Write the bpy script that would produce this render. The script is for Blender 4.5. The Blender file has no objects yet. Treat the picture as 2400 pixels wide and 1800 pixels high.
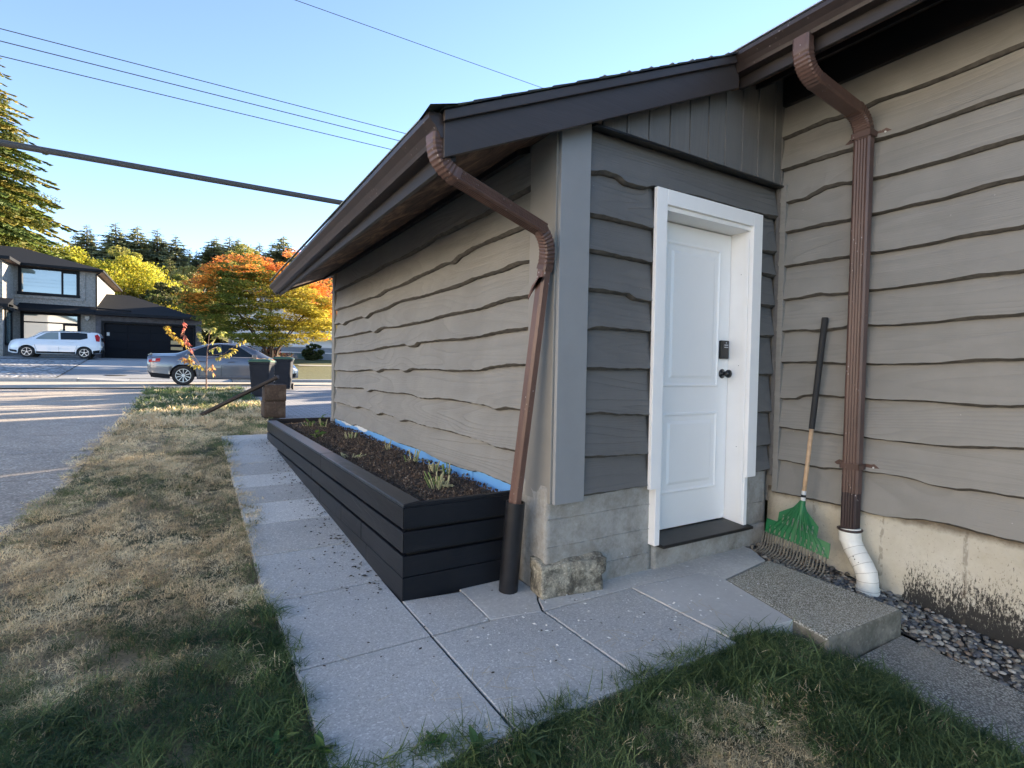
import bpy, bmesh, math, random
import numpy as np
from mathutils import Vector, Matrix, Euler
rnd = random.Random(7)
nr = np.random.default_rng(7)
S = bpy.context.scene
COL = S.collection
rad = math.radians

# ------------------------------------------------------------------ camera, sky, sun, exposure
CAMZ = 1.24
def make_camera():
    f, pitch, roll, yaw = 1235.0, rad(-1.5), rad(1.03), rad(31.3)
    F = Vector((math.sin(yaw)*math.cos(pitch), math.cos(yaw)*math.cos(pitch), math.sin(pitch)))
    Rt = Vector((math.cos(yaw), -math.sin(yaw), 0)); U = Rt.cross(F)
    R2 = Rt*math.cos(roll)+U*math.sin(roll); U2 = -Rt*math.sin(roll)+U*math.cos(roll)
    cd = bpy.data.cameras.new('camera'); cam = bpy.data.objects.new('camera', cd); COL.objects.link(cam)
    m = Matrix((R2, U2, -F)).transposed().to_4x4(); m.translation = (0, 0, CAMZ)
    cam.matrix_world = m
    cd.sensor_fit = 'HORIZONTAL'; cd.sensor_width = 36; cd.lens = 36*f/2400
    cd.clip_start = .05; cd.clip_end = 3000
    S.camera = cam
make_camera()
SUN_AZ, SUN_EL = rad(70), rad(14)      # azimuth from +Y towards +X
w = bpy.data.worlds.new("World"); S.world = w; w.use_nodes = True
wn = w.node_tree; bg = wn.nodes['Background']
sky = wn.nodes.new('ShaderNodeTexSky'); sky.sky_type = 'NISHITA'; sky.sun_disc = False
sky.sun_elevation = SUN_EL; sky.sun_rotation = SUN_AZ
sky.air_density = 0.85; sky.dust_density = 0.0; sky.ozone_density = 0.5; sky.altitude = 4000
bg.inputs[1].default_value = 0.10
wn.links.new(sky.outputs[0], bg.inputs[0])
sd = bpy.data.lights.new('sun', 'SUN'); sun = bpy.data.objects.new('sun', sd); COL.objects.link(sun)
sd.energy = 5.0; sd.angle = rad(0.53); sd.color = (1.0, .80, .58)
sdir = Vector((math.sin(SUN_AZ)*math.cos(SUN_EL), math.cos(SUN_AZ)*math.cos(SUN_EL), math.sin(SUN_EL)))
sun.rotation_euler = sdir.to_track_quat('Z', 'Y').to_euler()
S.view_settings.view_transform = 'Standard'; S.view_settings.look = 'None'
S.view_settings.exposure = 2.6; S.view_settings.gamma = 1
S.view_settings.use_curve_mapping = False
S.cycles.max_bounces = 6; S.cycles.diffuse_bounces = 3; S.cycles.transparent_max_bounces = 6

# ------------------------------------------------------------------ materials
class NM:
    def __init__(s, name, rough=.8, metal=0.0, spec=None):
        s.m = bpy.data.materials.new(name); s.m.use_nodes = True; s.t = s.m.node_tree
        s.b = s.t.nodes['Principled BSDF']; s.b.inputs['Roughness'].default_value = rough
        s.b.inputs['Metallic'].default_value = metal
        if spec is not None: s.b.inputs['Specular IOR Level'].default_value = spec
        s.tc = s.t.nodes.new('ShaderNodeTexCoord')
    def L(s, a, b): s.t.links.new(a, b)
    def co(s, scale=(1,1,1), rot=(0,0,0), kind='Object'):
        mp = s.t.nodes.new('ShaderNodeMapping'); mp.inputs['Scale'].default_value = scale; mp.inputs['Rotation'].default_value = rot
        s.L(s.tc.outputs[kind], mp.inputs[0]); return mp.outputs[0]
    def noise(s, vec, scale, detail=4, rough=.55, dist=0):
        n = s.t.nodes.new('ShaderNodeTexNoise'); n.inputs['Scale'].default_value = scale; n.inputs['Detail'].default_value = detail
        n.inputs['Roughness'].default_value = rough; n.inputs['Distortion'].default_value = dist
        s.L(vec, n.inputs['Vector']); return n.outputs[0]
    def voro(s, vec, scale, out='Distance', feat='F1', rnd_=1):
        n = s.t.nodes.new('ShaderNodeTexVoronoi'); n.inputs['Scale'].default_value = scale; n.feature = feat
        n.inputs['Randomness'].default_value = rnd_
        s.L(vec, n.inputs['Vector']); return n.outputs[out]
    def wave(s, vec, scale, dist, dscale, detail=2, axis='Z'):
        n = s.t.nodes.new('ShaderNodeTexWave'); n.inputs['Scale'].default_value = scale; n.inputs['Distortion'].default_value = dist
        n.inputs['Detail Scale'].default_value = dscale; n.inputs['Detail'].default_value = detail; n.bands_direction = axis
        s.L(vec, n.inputs['Vector']); return n.outputs[1]
    def ramp(s, fac, stops):
        r = s.t.nodes.new('ShaderNodeValToRGB'); e = r.color_ramp.elements
        while len(e) < len(stops): e.new(.5)
        for k, (p, c) in enumerate(stops):
            e[k].position = p; e[k].color = (c, c, c, 1) if isinstance(c, (int, float)) else (*c, 1)
        s.L(fac, r.inputs[0]); return r.outputs[0]
    def mix(s, fac, a, b, mode='MIX'):
        n = s.t.nodes.new('ShaderNodeMix'); n.data_type = 'RGBA'; n.blend_type = mode
        for sock, v in ((n.inputs[0], fac), (n.inputs[6], a), (n.inputs[7], b)):
            if isinstance(v, bpy.types.NodeSocket): s.L(v, sock)
            elif isinstance(v, (int, float)): sock.default_value = v if sock.type == 'VALUE' else (v, v, v, 1)
            else: sock.default_value = (*v, 1)
        return n.outputs[2]
    def math(s, op, a, b):
        n = s.t.nodes.new('ShaderNodeMath'); n.operation = op
        for sock, v in ((n.inputs[0], a), (n.inputs[1], b)):
            if isinstance(v, bpy.types.NodeSocket): s.L(v, sock)
            else: sock.default_value = v
        return n.outputs[0]
    def attr(s, name, typ='GEOMETRY', out='Color'):
        n = s.t.nodes.new('ShaderNodeAttribute'); n.attribute_name = name; n.attribute_type = typ; return n.outputs[out]
    def objrand(s):
        return s.t.nodes.new('ShaderNodeObjectInfo').outputs['Random']
    def sep(s, vec):
        n = s.t.nodes.new('ShaderNodeSeparateXYZ'); s.L(vec, n.inputs[0]); return n.outputs
    def color(s, c):
        if isinstance(c, bpy.types.NodeSocket): s.L(c, s.b.inputs['Base Color'])
        else: s.b.inputs['Base Color'].default_value = (*c, 1)
        return s
    def rough(s, c): s.L(c, s.b.inputs['Roughness']); return s
    def bump(s, h, strength=.5, dist=.01, prev=None):
        n = s.t.nodes.new('ShaderNodeBump'); n.inputs['Strength'].default_value = strength; n.inputs['Distance'].default_value = dist
        s.L(h, n.inputs['Height'])
        if prev is not None: s.L(prev, n.inputs['Normal'])
        s.L(n.outputs[0], s.b.inputs['Normal']); return n.outputs[0]

def simple(name, c, rough=.7, metal=0.0, var=.0, scale=6, bump=0, bscale=60, spec=None):
    n = NM(name, rough, metal, spec)
    if var:
        a = tuple(max(0, v*(1-var)) for v in c); b = tuple(min(1, v*(1+var)) for v in c)
        n.color(n.ramp(n.noise(n.co(), scale, 6, .6), [(.3, a), (.7, b)]))
    else: n.color(c)
    if bump: n.bump(n.noise(n.co(), bscale, 4), bump, .004)
    return n.m

def painted_wood(name, c, axis, grain=.35, rough=.55, dirt=.12, gs=1.0):
    """painted rough cedar: paint colour, grain relief running along the board"""
    n = NM(name, rough)
    st = {'x': (.12, 1, 1), 'y': (1, .12, 1), 'z': (1, 1, .12)}[axis]
    st2 = {'x': (.03, 1, 1), 'y': (1, .03, 1), 'z': (1, 1, .03)}[axis]
    r = n.objrand()
    v = n.co(st)
    # shift grain per board
    add = n.t.nodes.new('ShaderNodeVectorMath'); add.operation = 'ADD'
    cmb = n.t.nodes.new('ShaderNodeCombineXYZ')
    m1 = n.math('MULTIPLY', r, 37.0)
    for k in range(3): n.L(m1, cmb.inputs[k])
    n.L(v, add.inputs[0]); n.L(cmb.outputs[0], add.inputs[1]); v2 = add.outputs[0]
    big = n.noise(v2, 2.2*gs, 2, .5, .6)
    rings = n.math('FRACT', n.math('MULTIPLY', big, 22.0), 0)
    rings = n.ramp(rings, [(0, 0), (.55, .85), (.9, 1), (1, 0)])
    fine = n.noise(n.co(st2), 160, 3, .6)
    blot = n.noise(n.co(), 2.3, 5, .6)
    dark = tuple(x*(1-dirt) for x in c); lite = tuple(x*(1+dirt) for x in c)
    base = n.ramp(blot, [(.3, dark), (.7, lite)])
    base = n.mix(n.math('MULTIPLY', n.math('SUBTRACT', 1.0, rings), .34), base, tuple(x*.72 for x in c))
    base = n.mix(n.math('MULTIPLY', r, .2), base, tuple(x*.86 for x in c))
    specks = n.ramp(n.voro(n.co(), 9, 'Distance'), [(0, 1), (.022, 1), (.03, 0)])
    base = n.mix(n.math('MULTIPLY', specks, .6), base, tuple(min(1, x*2.2) for x in c))
    n.color(base)
    amp = n.ramp(n.noise(n.co(), 1.1, 2), [(.4, .1), (.65, 1)])
    h = n.math('ADD', n.math('MULTIPLY', n.math('MULTIPLY', rings, amp), .8), n.math('MULTIPLY', fine, .9))
    n.bump(h, grain, .004)
    return n.m

def concrete(name, c, var=.18, speck=.5, sscale=130, bump=.5, stain=None, rough=.9, grime=.0, grimecol=(.05,.045,.03)):
    n = NM(name, rough)
    big = n.noise(n.co(), 1.6, 6, .65)
    col = n.ramp(big, [(.3, tuple(x*(1-var) for x in c)), (.7, tuple(x*(1+var) for x in c))])
    if speck:
        v = n.voro(n.co(), sscale, 'Color'); g = n.sep(v)[0]
        sp = n.ramp(g, [(0, .55), (.5, 1.0), (.85, 1.15), (1, 1.9)])
        col = n.mix(speck, col, n.mix(1.0, col, sp, 'MULTIPLY'))
    if stain:
        col = n.mix(n.ramp(n.noise(n.co(), 3.5, 8, .7, .5), [(.5, 0), (.72, .75)]), col, stain)
    drops = n.ramp(n.voro(n.co(), 14, 'Distance'), [(0, .8), (.05, .8), (.09, 0)])
    gate = n.ramp(n.noise(n.co(), 2.1, 2), [(.52, 0), (.6, 1)])
    col = n.mix(n.math('MULTIPLY', drops, gate), col, (.55, .56, .55))
    if grime:
        col = n.mix(n.math('MULTIPLY', n.ramp(n.noise(n.co(), 9, 8, .75), [(.42, 0), (.6, 1)]), grime), col, grimecol)
    n.color(col)
    n.bump(n.math('ADD', n.noise(n.co(), sscale*1.2, 3, .7), n.noise(n.co(), 12, 5)), bump, .004)
    return n.m

def vcol_leaf(name, attr='tint', trans=.45, rough=.6):
    m = bpy.data.materials.new(name); m.use_nodes = True; t = m.node_tree
    b = t.nodes['Principled BSDF']; o = t.nodes['Material Output']
    a = t.nodes.new('ShaderNodeAttribute'); a.attribute_name = attr
    b.inputs['Roughness'].default_value = rough; b.inputs['Specular IOR Level'].default_value = .25
    tr = t.nodes.new('ShaderNodeBsdfTranslucent'); mx = t.nodes.new('ShaderNodeMixShader'); mx.inputs[0].default_value = trans
    t.links.new(a.outputs['Color'], b.inputs['Base Color']); t.links.new(a.outputs['Color'], tr.inputs[0])
    t.links.new(b.outputs[0], mx.inputs[1]); t.links.new(tr.outputs[0], mx.inputs[2]); t.links.new(mx.outputs[0], o.inputs[0])
    return m

M = {}
C_SID = (.238, .230, .207); C_DARK = (.145, .142, .135)
M['sidA'] = painted_wood('siding paint grey brown, boards along y', C_SID, 'y', .9)
M['sidC'] = painted_wood('siding paint grey brown, long wall', tuple(x*.98 for x in C_SID), 'y', .55)
M['sidB'] = painted_wood('siding paint charcoal', C_DARK, 'x', 1.0)
M['gable'] = painted_wood('gable board paint charcoal', tuple(x*1.05 for x in C_DARK), 'z', .5)
M['postA'] = simple('corner board paint grey brown', (.225, .215, .192), .5, var=.05, bump=.05)
M['postB'] = simple('corner board paint grey', (.27, .275, .275), .42, var=.04, bump=.04)
M['edge'] = simple('bark edge and lap shade of the boards', (.095, .085, .072), .9, var=.35, scale=25)  # bark tone, also darkens the lap undersides to deepen their shade lines
M['rake'] = painted_wood('rake board brown black paint', (.045, .036, .033), 'x', .25, .5)
M['fascia'] = painted_wood('fascia brown black paint', (.016, .012, .011), 'y', .25, .5)
def soffit_mat():
    n = NM('weathered dark stained soffit', .75)
    v = n.co((1, .35, 1)); a = n.noise(v, 7, 8, .7, 1.2)
    n.color(n.ramp(a, [(.38, (.016, .009, .006)), (.5, (.09, .05, .032)), (.62, (.24, .145, .095))]))
    n.bump(n.noise(n.co((1, .08, 1)), 30, 4), .5, .006); return n.m
M['soffit'] = soffit_mat()
def metal_brown(name, c, wear=.25):
    n = NM(name, .42)
    k = n.noise(n.co((1, 1, .25)), 9, 7, .7)
    col = n.ramp(k, [(.3, tuple(x*.6 for x in c)), (.6, c), (.85, tuple(min(1, x*1.35) for x in c))])
    sp = n.ramp(n.voro(n.co((1, 1, .6)), 45, 'Distance'), [(0, 1), (.12, 1), (.16, 0)])
    gate = n.ramp(n.noise(n.co(), 3.2, 2), [(.5, 0), (.62, wear*2)])
    n.color(n.mix(n.math('MULTIPLY', sp, gate), col, (.45, .4, .38)))
    n.bump(k, .1, .002); return n.m
M['gutter'] = metal_brown('brown enamel gutter', (.036, .025, .022))
M['dsA'] = metal_brown('worn copper brown downspout', (.15, .082, .060), .5)
M['dsC'] = metal_brown('red brown downspout', (.105, .058, .044), .3)
M['dsDark'] = metal_brown('dark primer brown sleeve', (.035, .018, .018), .6)
M['white'] = simple('white door paint', (.91, .89, .85), .35, var=.015, scale=3)
M['whitetrim'] = simple('white trim paint', (.92, .90, .86), .45, var=.02, bump=.03)
M['black'] = simple('black plastic', (.012, .012, .013), .3)
M['blackmetal'] = simple('black threshold metal', (.022, .02, .019), .45, .3, var=.3, scale=20)
M['gaskets'] = simple('dark seam', (.01, .01, .01), .9)
M['planter'] = painted_wood('black stained planter timber', (.013, .0145, .018), 'y', .35, .42, .3)
M['planterx'] = painted_wood('black stained planter timber end', (.011, .0125, .016), 'x', .35, .45, .3)
for k_ in ('planter', 'planterx'): M[k_].node_tree.nodes['Principled BSDF'].inputs['Specular IOR Level'].default_value = .22
M['plantercap'] = painted_wood('black stained cap timber with painted sheen', (.022, .026, .034), 'y', .4, .30, .35)  # colour made lighter and bluer to stand in for sheen on the cap
M['blue'] = simple('blue waterproofing membrane', (.17, .42, .80), .35, var=.06, scale=3)
M['whitewrap'] = simple('torn white house wrap', (.7, .72, .74), .6, bump=.6, bscale=30)
M['slab'] = concrete('paving slab concrete blue grey', (.475, .475, .455), .08, .42, 150)
M['slab_light'] = concrete('paving slab pale concrete', (.62, .61, .57), .06, .45, 150)
M['slab_warm'] = concrete('paving slab warm concrete', (.46, .45, .42), .08, .5, 150)
M['smooth'] = concrete('smooth poured concrete', (.52, .515, .49), .12, .08, 60, .2)
M['apron'] = concrete('poured concrete strip', (.56, .55, .51), .14, .2, 80, .3)
M['foundB'] = concrete('board formed foundation concrete', (.29, .272, .235), .25, .15, 60, .5, stain=(.12, .11, .09), grime=.5, grimecol=(.42, .42, .40))
M['block'] = concrete('old pitted concrete block', (.40, .365, .28), .3, .6, 110, 1.0, grime=.9, grimecol=(.055, .05, .038))
M['curbc'] = concrete('street curb concrete', (.33, .34, .34), .1, .3, 40, .3)
def aggregate(name, c1, c2, dark, scale=95):
    n = NM(name, .85)
    v = n.voro(n.co((1, 1, 1)), scale, 'Color'); s_ = n.sep(v)
    d = n.voro(n.co(), scale, 'Distance')
    peb = n.ramp(s_[0], [(0, dark), (.35, c1), (.8, c2), (1, (.62, .60, .52))])
    col = n.mix(n.ramp(d, [(.35, 0), (.7, 1)]), peb, dark)
    smooth = n.ramp(n.noise(n.co(), 2.2, 5, .6), [(.42, 0), (.62, 1)])
    col = n.mix(n.math('MULTIPLY', smooth, .55), col, tuple(x*.75 for x in c1))
    n.color(col)
    n.bump(n.math('MULTIPLY', d, -1.0), .8, .006); return n.m
M['aggr'] = aggregate('exposed aggregate step', (.54, .51, .42), (.78, .75, .65), (.16, .145, .10), 150)
M['aggr2'] = aggregate('exposed aggregate path', (.42, .395, .34), (.64, .61, .54), (.13, .12, .10), 125)
M['stepside'] = concrete('step riser concrete', (.26, .24, .19), .2, .3, 70, .5, grime=.6, grimecol=(.07, .07, .05))
def found_c():
    n = NM('pale foundation wall with tar stains', .92)
    base = n.ramp(n.noise(n.co(), 2.6, 8, .7), [(.25, (.42, .375, .28)), (.6, (.56, .525, .43)), (.8, (.65, .62, .54))])
    pit = n.ramp(n.noise(n.co(), 55, 4, .7), [(.30, 1), (.40, 0)])
    base = n.mix(n.math('MULTIPLY', pit, .5), base, (.2, .16, .11))
    sx = n.sep(n.tc.outputs['Object'])
    # horizontal dark brown band under the siding
    top = n.ramp(n.math('ADD', sx[2], n.math('MULTIPLY', n.noise(n.co(), 14, 5, .7), .07)), [(.385, 0), (.43, .8)])
    base = n.mix(top, base, (.10, .07, .04))
    # roller-applied tar near the ground towards the camera
    tarh = n.math('ADD', n.math('MULTIPLY', sx[1], -.05), .065)          # height of the tar edge
    nz = n.noise(n.co((1, 1, .7)), 11, 4, .6)
    dz = n.math('SUBTRACT', n.math('ADD', tarh, n.math('MULTIPLY', n.math('SUBTRACT', nz, .5), .30)), sx[2])
    edge = n.ramp(n.math('ADD', sx[1], n.math('MULTIPLY', nz, .16)), [(0, 0), (1, 0)])
    edge = n.math('LESS_THAN', n.math('ADD', sx[1], n.math('MULTIPLY', nz, .12)), -.80)
    scr = n.noise(n.co((1, 1, .3)), 120, 5, .8)
    v_ = n.math('ADD', n.math('MULTIPLY', dz, 4.0), n.math('MULTIPLY', n.math('SUBTRACT', scr, .5), 4.6))
    f = n.math('MULTIPLY', n.math('MULTIPLY', n.ramp(v_, [(.12, 0), (.5, .95)]), edge), 1.0)
    base = n.mix(f, base, (.007, .007, .008))
    # vertical form joints
    j = n.math('ABSOLUTE', n.math('SUBTRACT', n.math('FRACT', n.math('MULTIPLY', n.math('ADD', sx[1], .93), 2.4), 0), .5), 0)
    jj = n.math('MULTIPLY', n.ramp(j, [(0, 1), (.022, 1), (.034, 0)]), n.ramp(n.noise(n.co((1, 1, .5)), 40, 3), [(.45, 0), (.55, .45)]))
    base = n.mix(jj, base, (.13, .10, .07))
    n.color(base); n.bump(n.noise(n.co(), 22, 7, .7), .6, .012); return n.m
M['foundC'] = found_c()
M['asphalt'] = concrete('worn exposed asphalt drive', (.33, .295, .25), .2, .8, 70, .7)
M['road'] = concrete('street asphalt', (.36, .33, .28), .12, .5, 60, .4)
M['pavers'] = None
M['drive'] = concrete('broom finished concrete drive', (.36, .37, .375), .06, .1, 40, .2)
M['apron_dark'] = concrete('older grey driveway apron', (.20, .215, .23), .1, .2, 40, .2)
def soil_mat():
    n = NM('dark brown garden soil', .95)
    a = n.noise(n.co(), 45, 8, .75); b = n.sep(n.voro(n.co(), 90, 'Color'))[0]
    col = n.ramp(a, [(.3, (.035, .022, .014)), (.5, (.095, .062, .041)), (.72, (.20, .145, .10))])
    n.color(n.mix(n.ramp(b, [(.86, 0), (.9, .6)]), col, (.28, .22, .16)))
    n.bump(a, 1.0, .02); return n.m
M['soil'] = soil_mat()
def ground_mat():
    n = NM('lawn soil and dry thatch', .95)
    a = n.noise(n.co(), 1.1, 6, .6); b = n.noise(n.co((1, 1, 1)), 60, 5, .8)
    dry = n.ramp(b, [(.3, (.18, .14, .09)), (.6, (.46, .37, .24)), (.75, (.60, .50, .34))])
    grn = n.ramp(b, [(.3, (.03, .04, .018)), (.7, (.08, .10, .045))])
    n.color(n.mix(n.ramp(a, [(.38, 0), (.6, 1)]), dry, grn)); n.bump(b, .8, .02); return n.m
M['ground'] = ground_mat()
M['lawn_far'] = None
def gravelly(name, c1, c2, scale):
    n = NM(name, .9); v = n.sep(n.voro(n.co(), scale, 'Color'))[0]; d = n.voro(n.co(), scale, 'Distance')
    col = n.ramp(v, [(0, tuple(x*.45 for x in c1)), (.5, c1), (1, c2)])
    n.color(n.mix(n.ramp(d, [(.4, 0), (.75, .8)]), col, (.05, .05, .05))); n.bump(n.math('MULTIPLY', d, -1.0), .8, .05); return n.m
M['rockyard'] = gravelly('grey landscaping rock', (.32, .34, .36), (.66, .67, .68), 7.5)
M['shingle'] = simple('dark roof shingles', (.030, .033, .036), .9, var=.3, scale=14, bump=.4, bscale=80)
M['moss'] = simple('mossy shingle edge', (.045, .052, .038), .95, var=.5, scale=30)
M['roof2'] = simple('charcoal asphalt shingle roof', (.016, .019, .023), .95, var=.3, scale=18, bump=.3, bscale=30, spec=.1)
def stucco(name, c, sc=9):
    n = NM(name, .95); a = n.noise(n.co(), sc, 7, .8); b = n.noise(n.co(), 1.2, 3)
    col = n.ramp(a, [(.35, tuple(x*.55 for x in c)), (.5, c), (.68, tuple(min(1, x*1.5) for x in c))])
    n.color(n.mix(n.math('MULTIPLY', b, .3), col, tuple(x*.8 for x in c))); n.bump(a, .8, .04); return n.m
M['stucco'] = stucco('rough dash stucco', (.27, .265, .25))
M['stucco2'] = stucco('dark ledge stone stucco', (.105, .108, .125), 5)
M['trimblack'] = simple('black window trim', (.010, .012, .015), .6, var=.1, spec=.15)
def glass_mat(name, c, rough=.03):
    n = NM(name, rough, 0, 1.0); n.color(c); n.b.inputs['Coat Weight'].default_value = 1.0; n.b.inputs['Coat Roughness'].default_value = .02
    n.b.inputs['IOR'].default_value = 1.8; return n.m
M['winglass'] = glass_mat('house window glass', (.16, .24, .25)); 
M['winblind'] = glass_mat('window glass over pale blind', (.34, .44, .42))
M['carglass'] = simple('dark car glass', (.012, .018, .024), .12, spec=.35)
M['carglass2'] = glass_mat('clear car side glass', (.17, .20, .17))
M['garage'] = simple('charcoal garage door', (.010, .012, .016), .7, var=.1, scale=4, spec=.12)
M['paper'] = simple('tan paper notice', (.55, .42, .22), .8)
M['whitehouse'] = simple('pale grey siding paint', (.70, .70, .70), .7, var=.04)
M['bluegrey'] = simple('blue grey lap siding', (.22, .25, .29), .7, var=.08)
M['bark'] = simple('grey bark', (.11, .095, .08), .9, var=.35, scale=12, bump=.6)
M['barkdark'] = simple('dark conifer bark', (.05, .036, .028), .95, var=.35, scale=12)
M['twig'] = simple('young red brown bark', (.16, .10, .08), .8, var=.3, scale=30)
M['leaf'] = vcol_leaf('broad leaves', trans=.45)
M['needle'] = vcol_leaf('conifer needles', trans=.35)
M['tyre'] = simple('tyre rubber', (.014, .014, .015), .8)
M['alloy'] = simple('silver alloy', (.55, .56, .58), .3, .8)
M['rimdark'] = simple('dark wheel well', (.01, .01, .01), .7)
def carpaint(name, c, metal=.3, rough=.3):
    n = NM(name, rough, metal); n.color(c); n.b.inputs['Coat Weight'].default_value = 1; n.b.inputs['Coat Roughness'].default_value = .04; return n.m
M['carwhite'] = carpaint('white car paint', (.74, .77, .80), 0)
M['cargrey'] = carpaint('metallic blue grey car paint', (.13, .145, .175), .55, .28)
M['lampred'] = simple('red tail lamp', (.40, .010, .014), .25, spec=.3)
M['lampclear'] = glass_mat('clear lamp lens', (.55, .55, .56), .1)
M['chrome'] = simple('chrome strip', (.7, .7, .72), .15, 1)
M['bin'] = simple('dark grey bin plastic', (.020, .024, .032), .75, var=.15, scale=5, spec=.12)
M['binlid'] = simple('dark green bin lid', (.028, .085, .055), .5, var=.1)
M['stamp'] = simple('white stamped lettering', (.6, .62, .65), .6)
M['brownblock'] = concrete('weathered brown retaining block', (.06, .042, .032), .35, .5, 60, .8, stain=(.18, .15, .12))
M['blocktop'] = concrete('pale weathered block top', (.22, .20, .18), .2, .5, 60, .6)
M['rail'] = simple('dark brown stained timber', (.018, .012, .010), .7, var=.3, scale=10)
M['green'] = simple('green rake plastic', (.008, .14, .042), .4, var=.1)
M['tine'] = simple('worn grey brown rake tines', (.16, .145, .115), .7, var=.35, scale=40)
M['handle'] = simple('pale wood handle', (.50, .33, .19), .6, var=.15, scale=30)
M['foam'] = simple('black foam grip', (.012, .012, .012), .7)
M['pvc'] = simple('dirty white drain pipe', (.78, .77, .70), .4, var=.07, scale=6)
M['pvcline'] = simple('grimy pipe joint', (.34, .32, .27), .7, var=.5, scale=40)
M['abs'] = simple('black drain pipe plastic', (.012, .012, .014), .35, var=.3, scale=20)
M['cable'] = simple('weathered cable jacket', (.045, .048, .05), .7)
M['strawstub'] = simple('cut straw stems', (.42, .38, .20), .8, var=.3, scale=60)
M['bolt'] = simple('white sealant dab', (.6, .6, .58), .6)

# ------------------------------------------------------------------ object helpers
def tag(o, label=None, cat=None, group=None, kind=None):
    if label: o['label'] = label
    if cat: o['category'] = cat
    if group: o['group'] = group
    if kind: o['kind'] = kind
    return o
def thing(name, label, cat, loc=(0, 0, 0), group=None):
    o = bpy.data.objects.new(name, None); COL.objects.link(o); o.location = loc; o.empty_display_size = .1
    tag(o, label, cat, group); return o
def origin(p):
    v = Vector((0, 0, 0))
    while p is not None: v += p.location; p = p.parent
    return v
def link_mesh(name, verts, faces, mat, parent=None, smooth=False, bevel=0, label=None, kind=None, world=True, tints=None, cat=None, group=None):
    me = bpy.data.meshes.new(name)
    V = np.asarray(verts, dtype=float)
    if parent is not None and world:
        V = V-np.array(origin(parent))
    me.from_pydata(V.tolist() if len(V) < 60000 else V, [], faces if not isinstance(faces, np.ndarray) else faces.tolist())
    if tints is not None:
        a = me.attributes.new('tint', 'FLOAT_COLOR', 'POINT')
        T = np.ones((len(V), 4)); T[:, :3] = tints; a.data.foreach_set('color', T.ravel())
    me.update()
    mats = mat if isinstance(mat, (list, tuple)) else [mat]
    for m in mats: me.materials.append(m)
    o = bpy.data.objects.new(name, me); COL.objects.link(o)
    if parent is not None: o.parent = parent
    if smooth:
        me.polygons.foreach_set('use_smooth', [True]*len(me.polygons))
    if bevel:
        b = o.modifiers.new('bevel', 'BEVEL'); b.width = bevel; b.segments = 2; b.limit_method = 'ANGLE'; b.angle_limit = rad(35)
    tag(o, label, cat, group, kind)
    return o

class MB:
    def __init__(s): s.v = []; s.f = []; s.mi = []
    def add(s, vs, fs, mi=0):
        k = len(s.v); s.v += [tuple(p) for p in vs]; s.f += [tuple(i+k for i in f) for f in fs]; s.mi += [mi]*len(fs); return s
    def box(s, x0, x1, y0, y1, z0, z1, mi=0):
        return s.add([(x0,y0,z0),(x1,y0,z0),(x1,y1,z0),(x0,y1,z0),(x0,y0,z1),(x1,y0,z1),(x1,y1,z1),(x0,y1,z1)],
                     [(0,3,2,1),(4,5,6,7),(0,1,5,4),(1,2,6,5),(2,3,7,6),(3,0,4,7)], mi)
    def quad(s, a, b, c, d, mi=0): return s.add([a, b, c, d], [(0,1,2,3)], mi)
    def prism(s, poly, axis, a, b, mi=0):
        """poly: 2D points; extruded along axis from a to b"""
        def P(p, t):
            return {'x': (t, p[0], p[1]), 'y': (p[0], t, p[1]), 'z': (p[0], p[1], t)}[axis]
        n = len(poly)
        fs = [tuple(range(n-1, -1, -1)), tuple(range(n, 2*n))]+[(i, (i+1) % n, n+(i+1) % n, n+i) for i in range(n)]
        return s.add([P(p, a) for p in poly]+[P(p, b) for p in poly], fs, mi)
    def sweep(s, path, section, mi=0, scales=None, up=(0, 0, 1), cap=True):
        """sweep a closed 2D section along a 3D path"""
        P = [Vector(p) for p in path]; n = len(section); rings = []
        T = []
        for i in range(len(P)):
            t = (P[min(i+1, len(P)-1)]-P[max(i-1, 0)]).normalized(); T.append(t)
        u = Vector(up)
        if abs(u.dot(T[0])) > .95: u = Vector((1, 0, 0))
        a = (u-T[0]*u.dot(T[0])).normalized(); vs = []
        for i in range(len(P)):
            if i: 
                q = T[i-1].rotation_difference(T[i]); a = (q@a); a = (a-T[i]*a.dot(T[i])).normalized()
            b = T[i].cross(a); sc = 1 if scales is None else scales[i]
            for (x, y) in section: vs.append(P[i]+a*(x*sc)+b*(y*sc))
        fs = []
        for i in range(len(P)-1):
            for j in range(n): fs.append((i*n+j, i*n+(j+1) % n, (i+1)*n+(j+1) % n, (i+1)*n+j))
        if cap: fs.append(tuple(range(n-1, -1, -1))); fs.append(tuple((len(P)-1)*n+j for j in range(n)))
        return s.add(vs, fs, mi)
    def tube(s, path, r, n=8, mi=0, cap=True):
        rs = r if isinstance(r, (list, tuple)) else [r]*len(path)
        sec = [(math.cos(2*math.pi*k/n), math.sin(2*math.pi*k/n)) for k in range(n)]
        return s.sweep(path, sec, mi, rs, cap=cap)
    def build(s, name, mat, parent=None, **k):
        o = link_mesh(name, s.v, s.f, mat, parent, **k)
        if isinstance(mat, (list, tuple)): o.data.polygons.foreach_set('material_index', s.mi)
        return o
def box(name, mat, parent, x0, x1, y0, y1, z0, z1, **k):
    return MB().box(x0, x1, y0, y1, z0, z1).build(name, mat, parent, **k)
def copy_tree(o, parent=None):
    c = o.copy(); COL.objects.link(c)
    if parent is not None: c.parent = parent
    for ch in list(o.children): copy_tree(ch, c)
    return c

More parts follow.
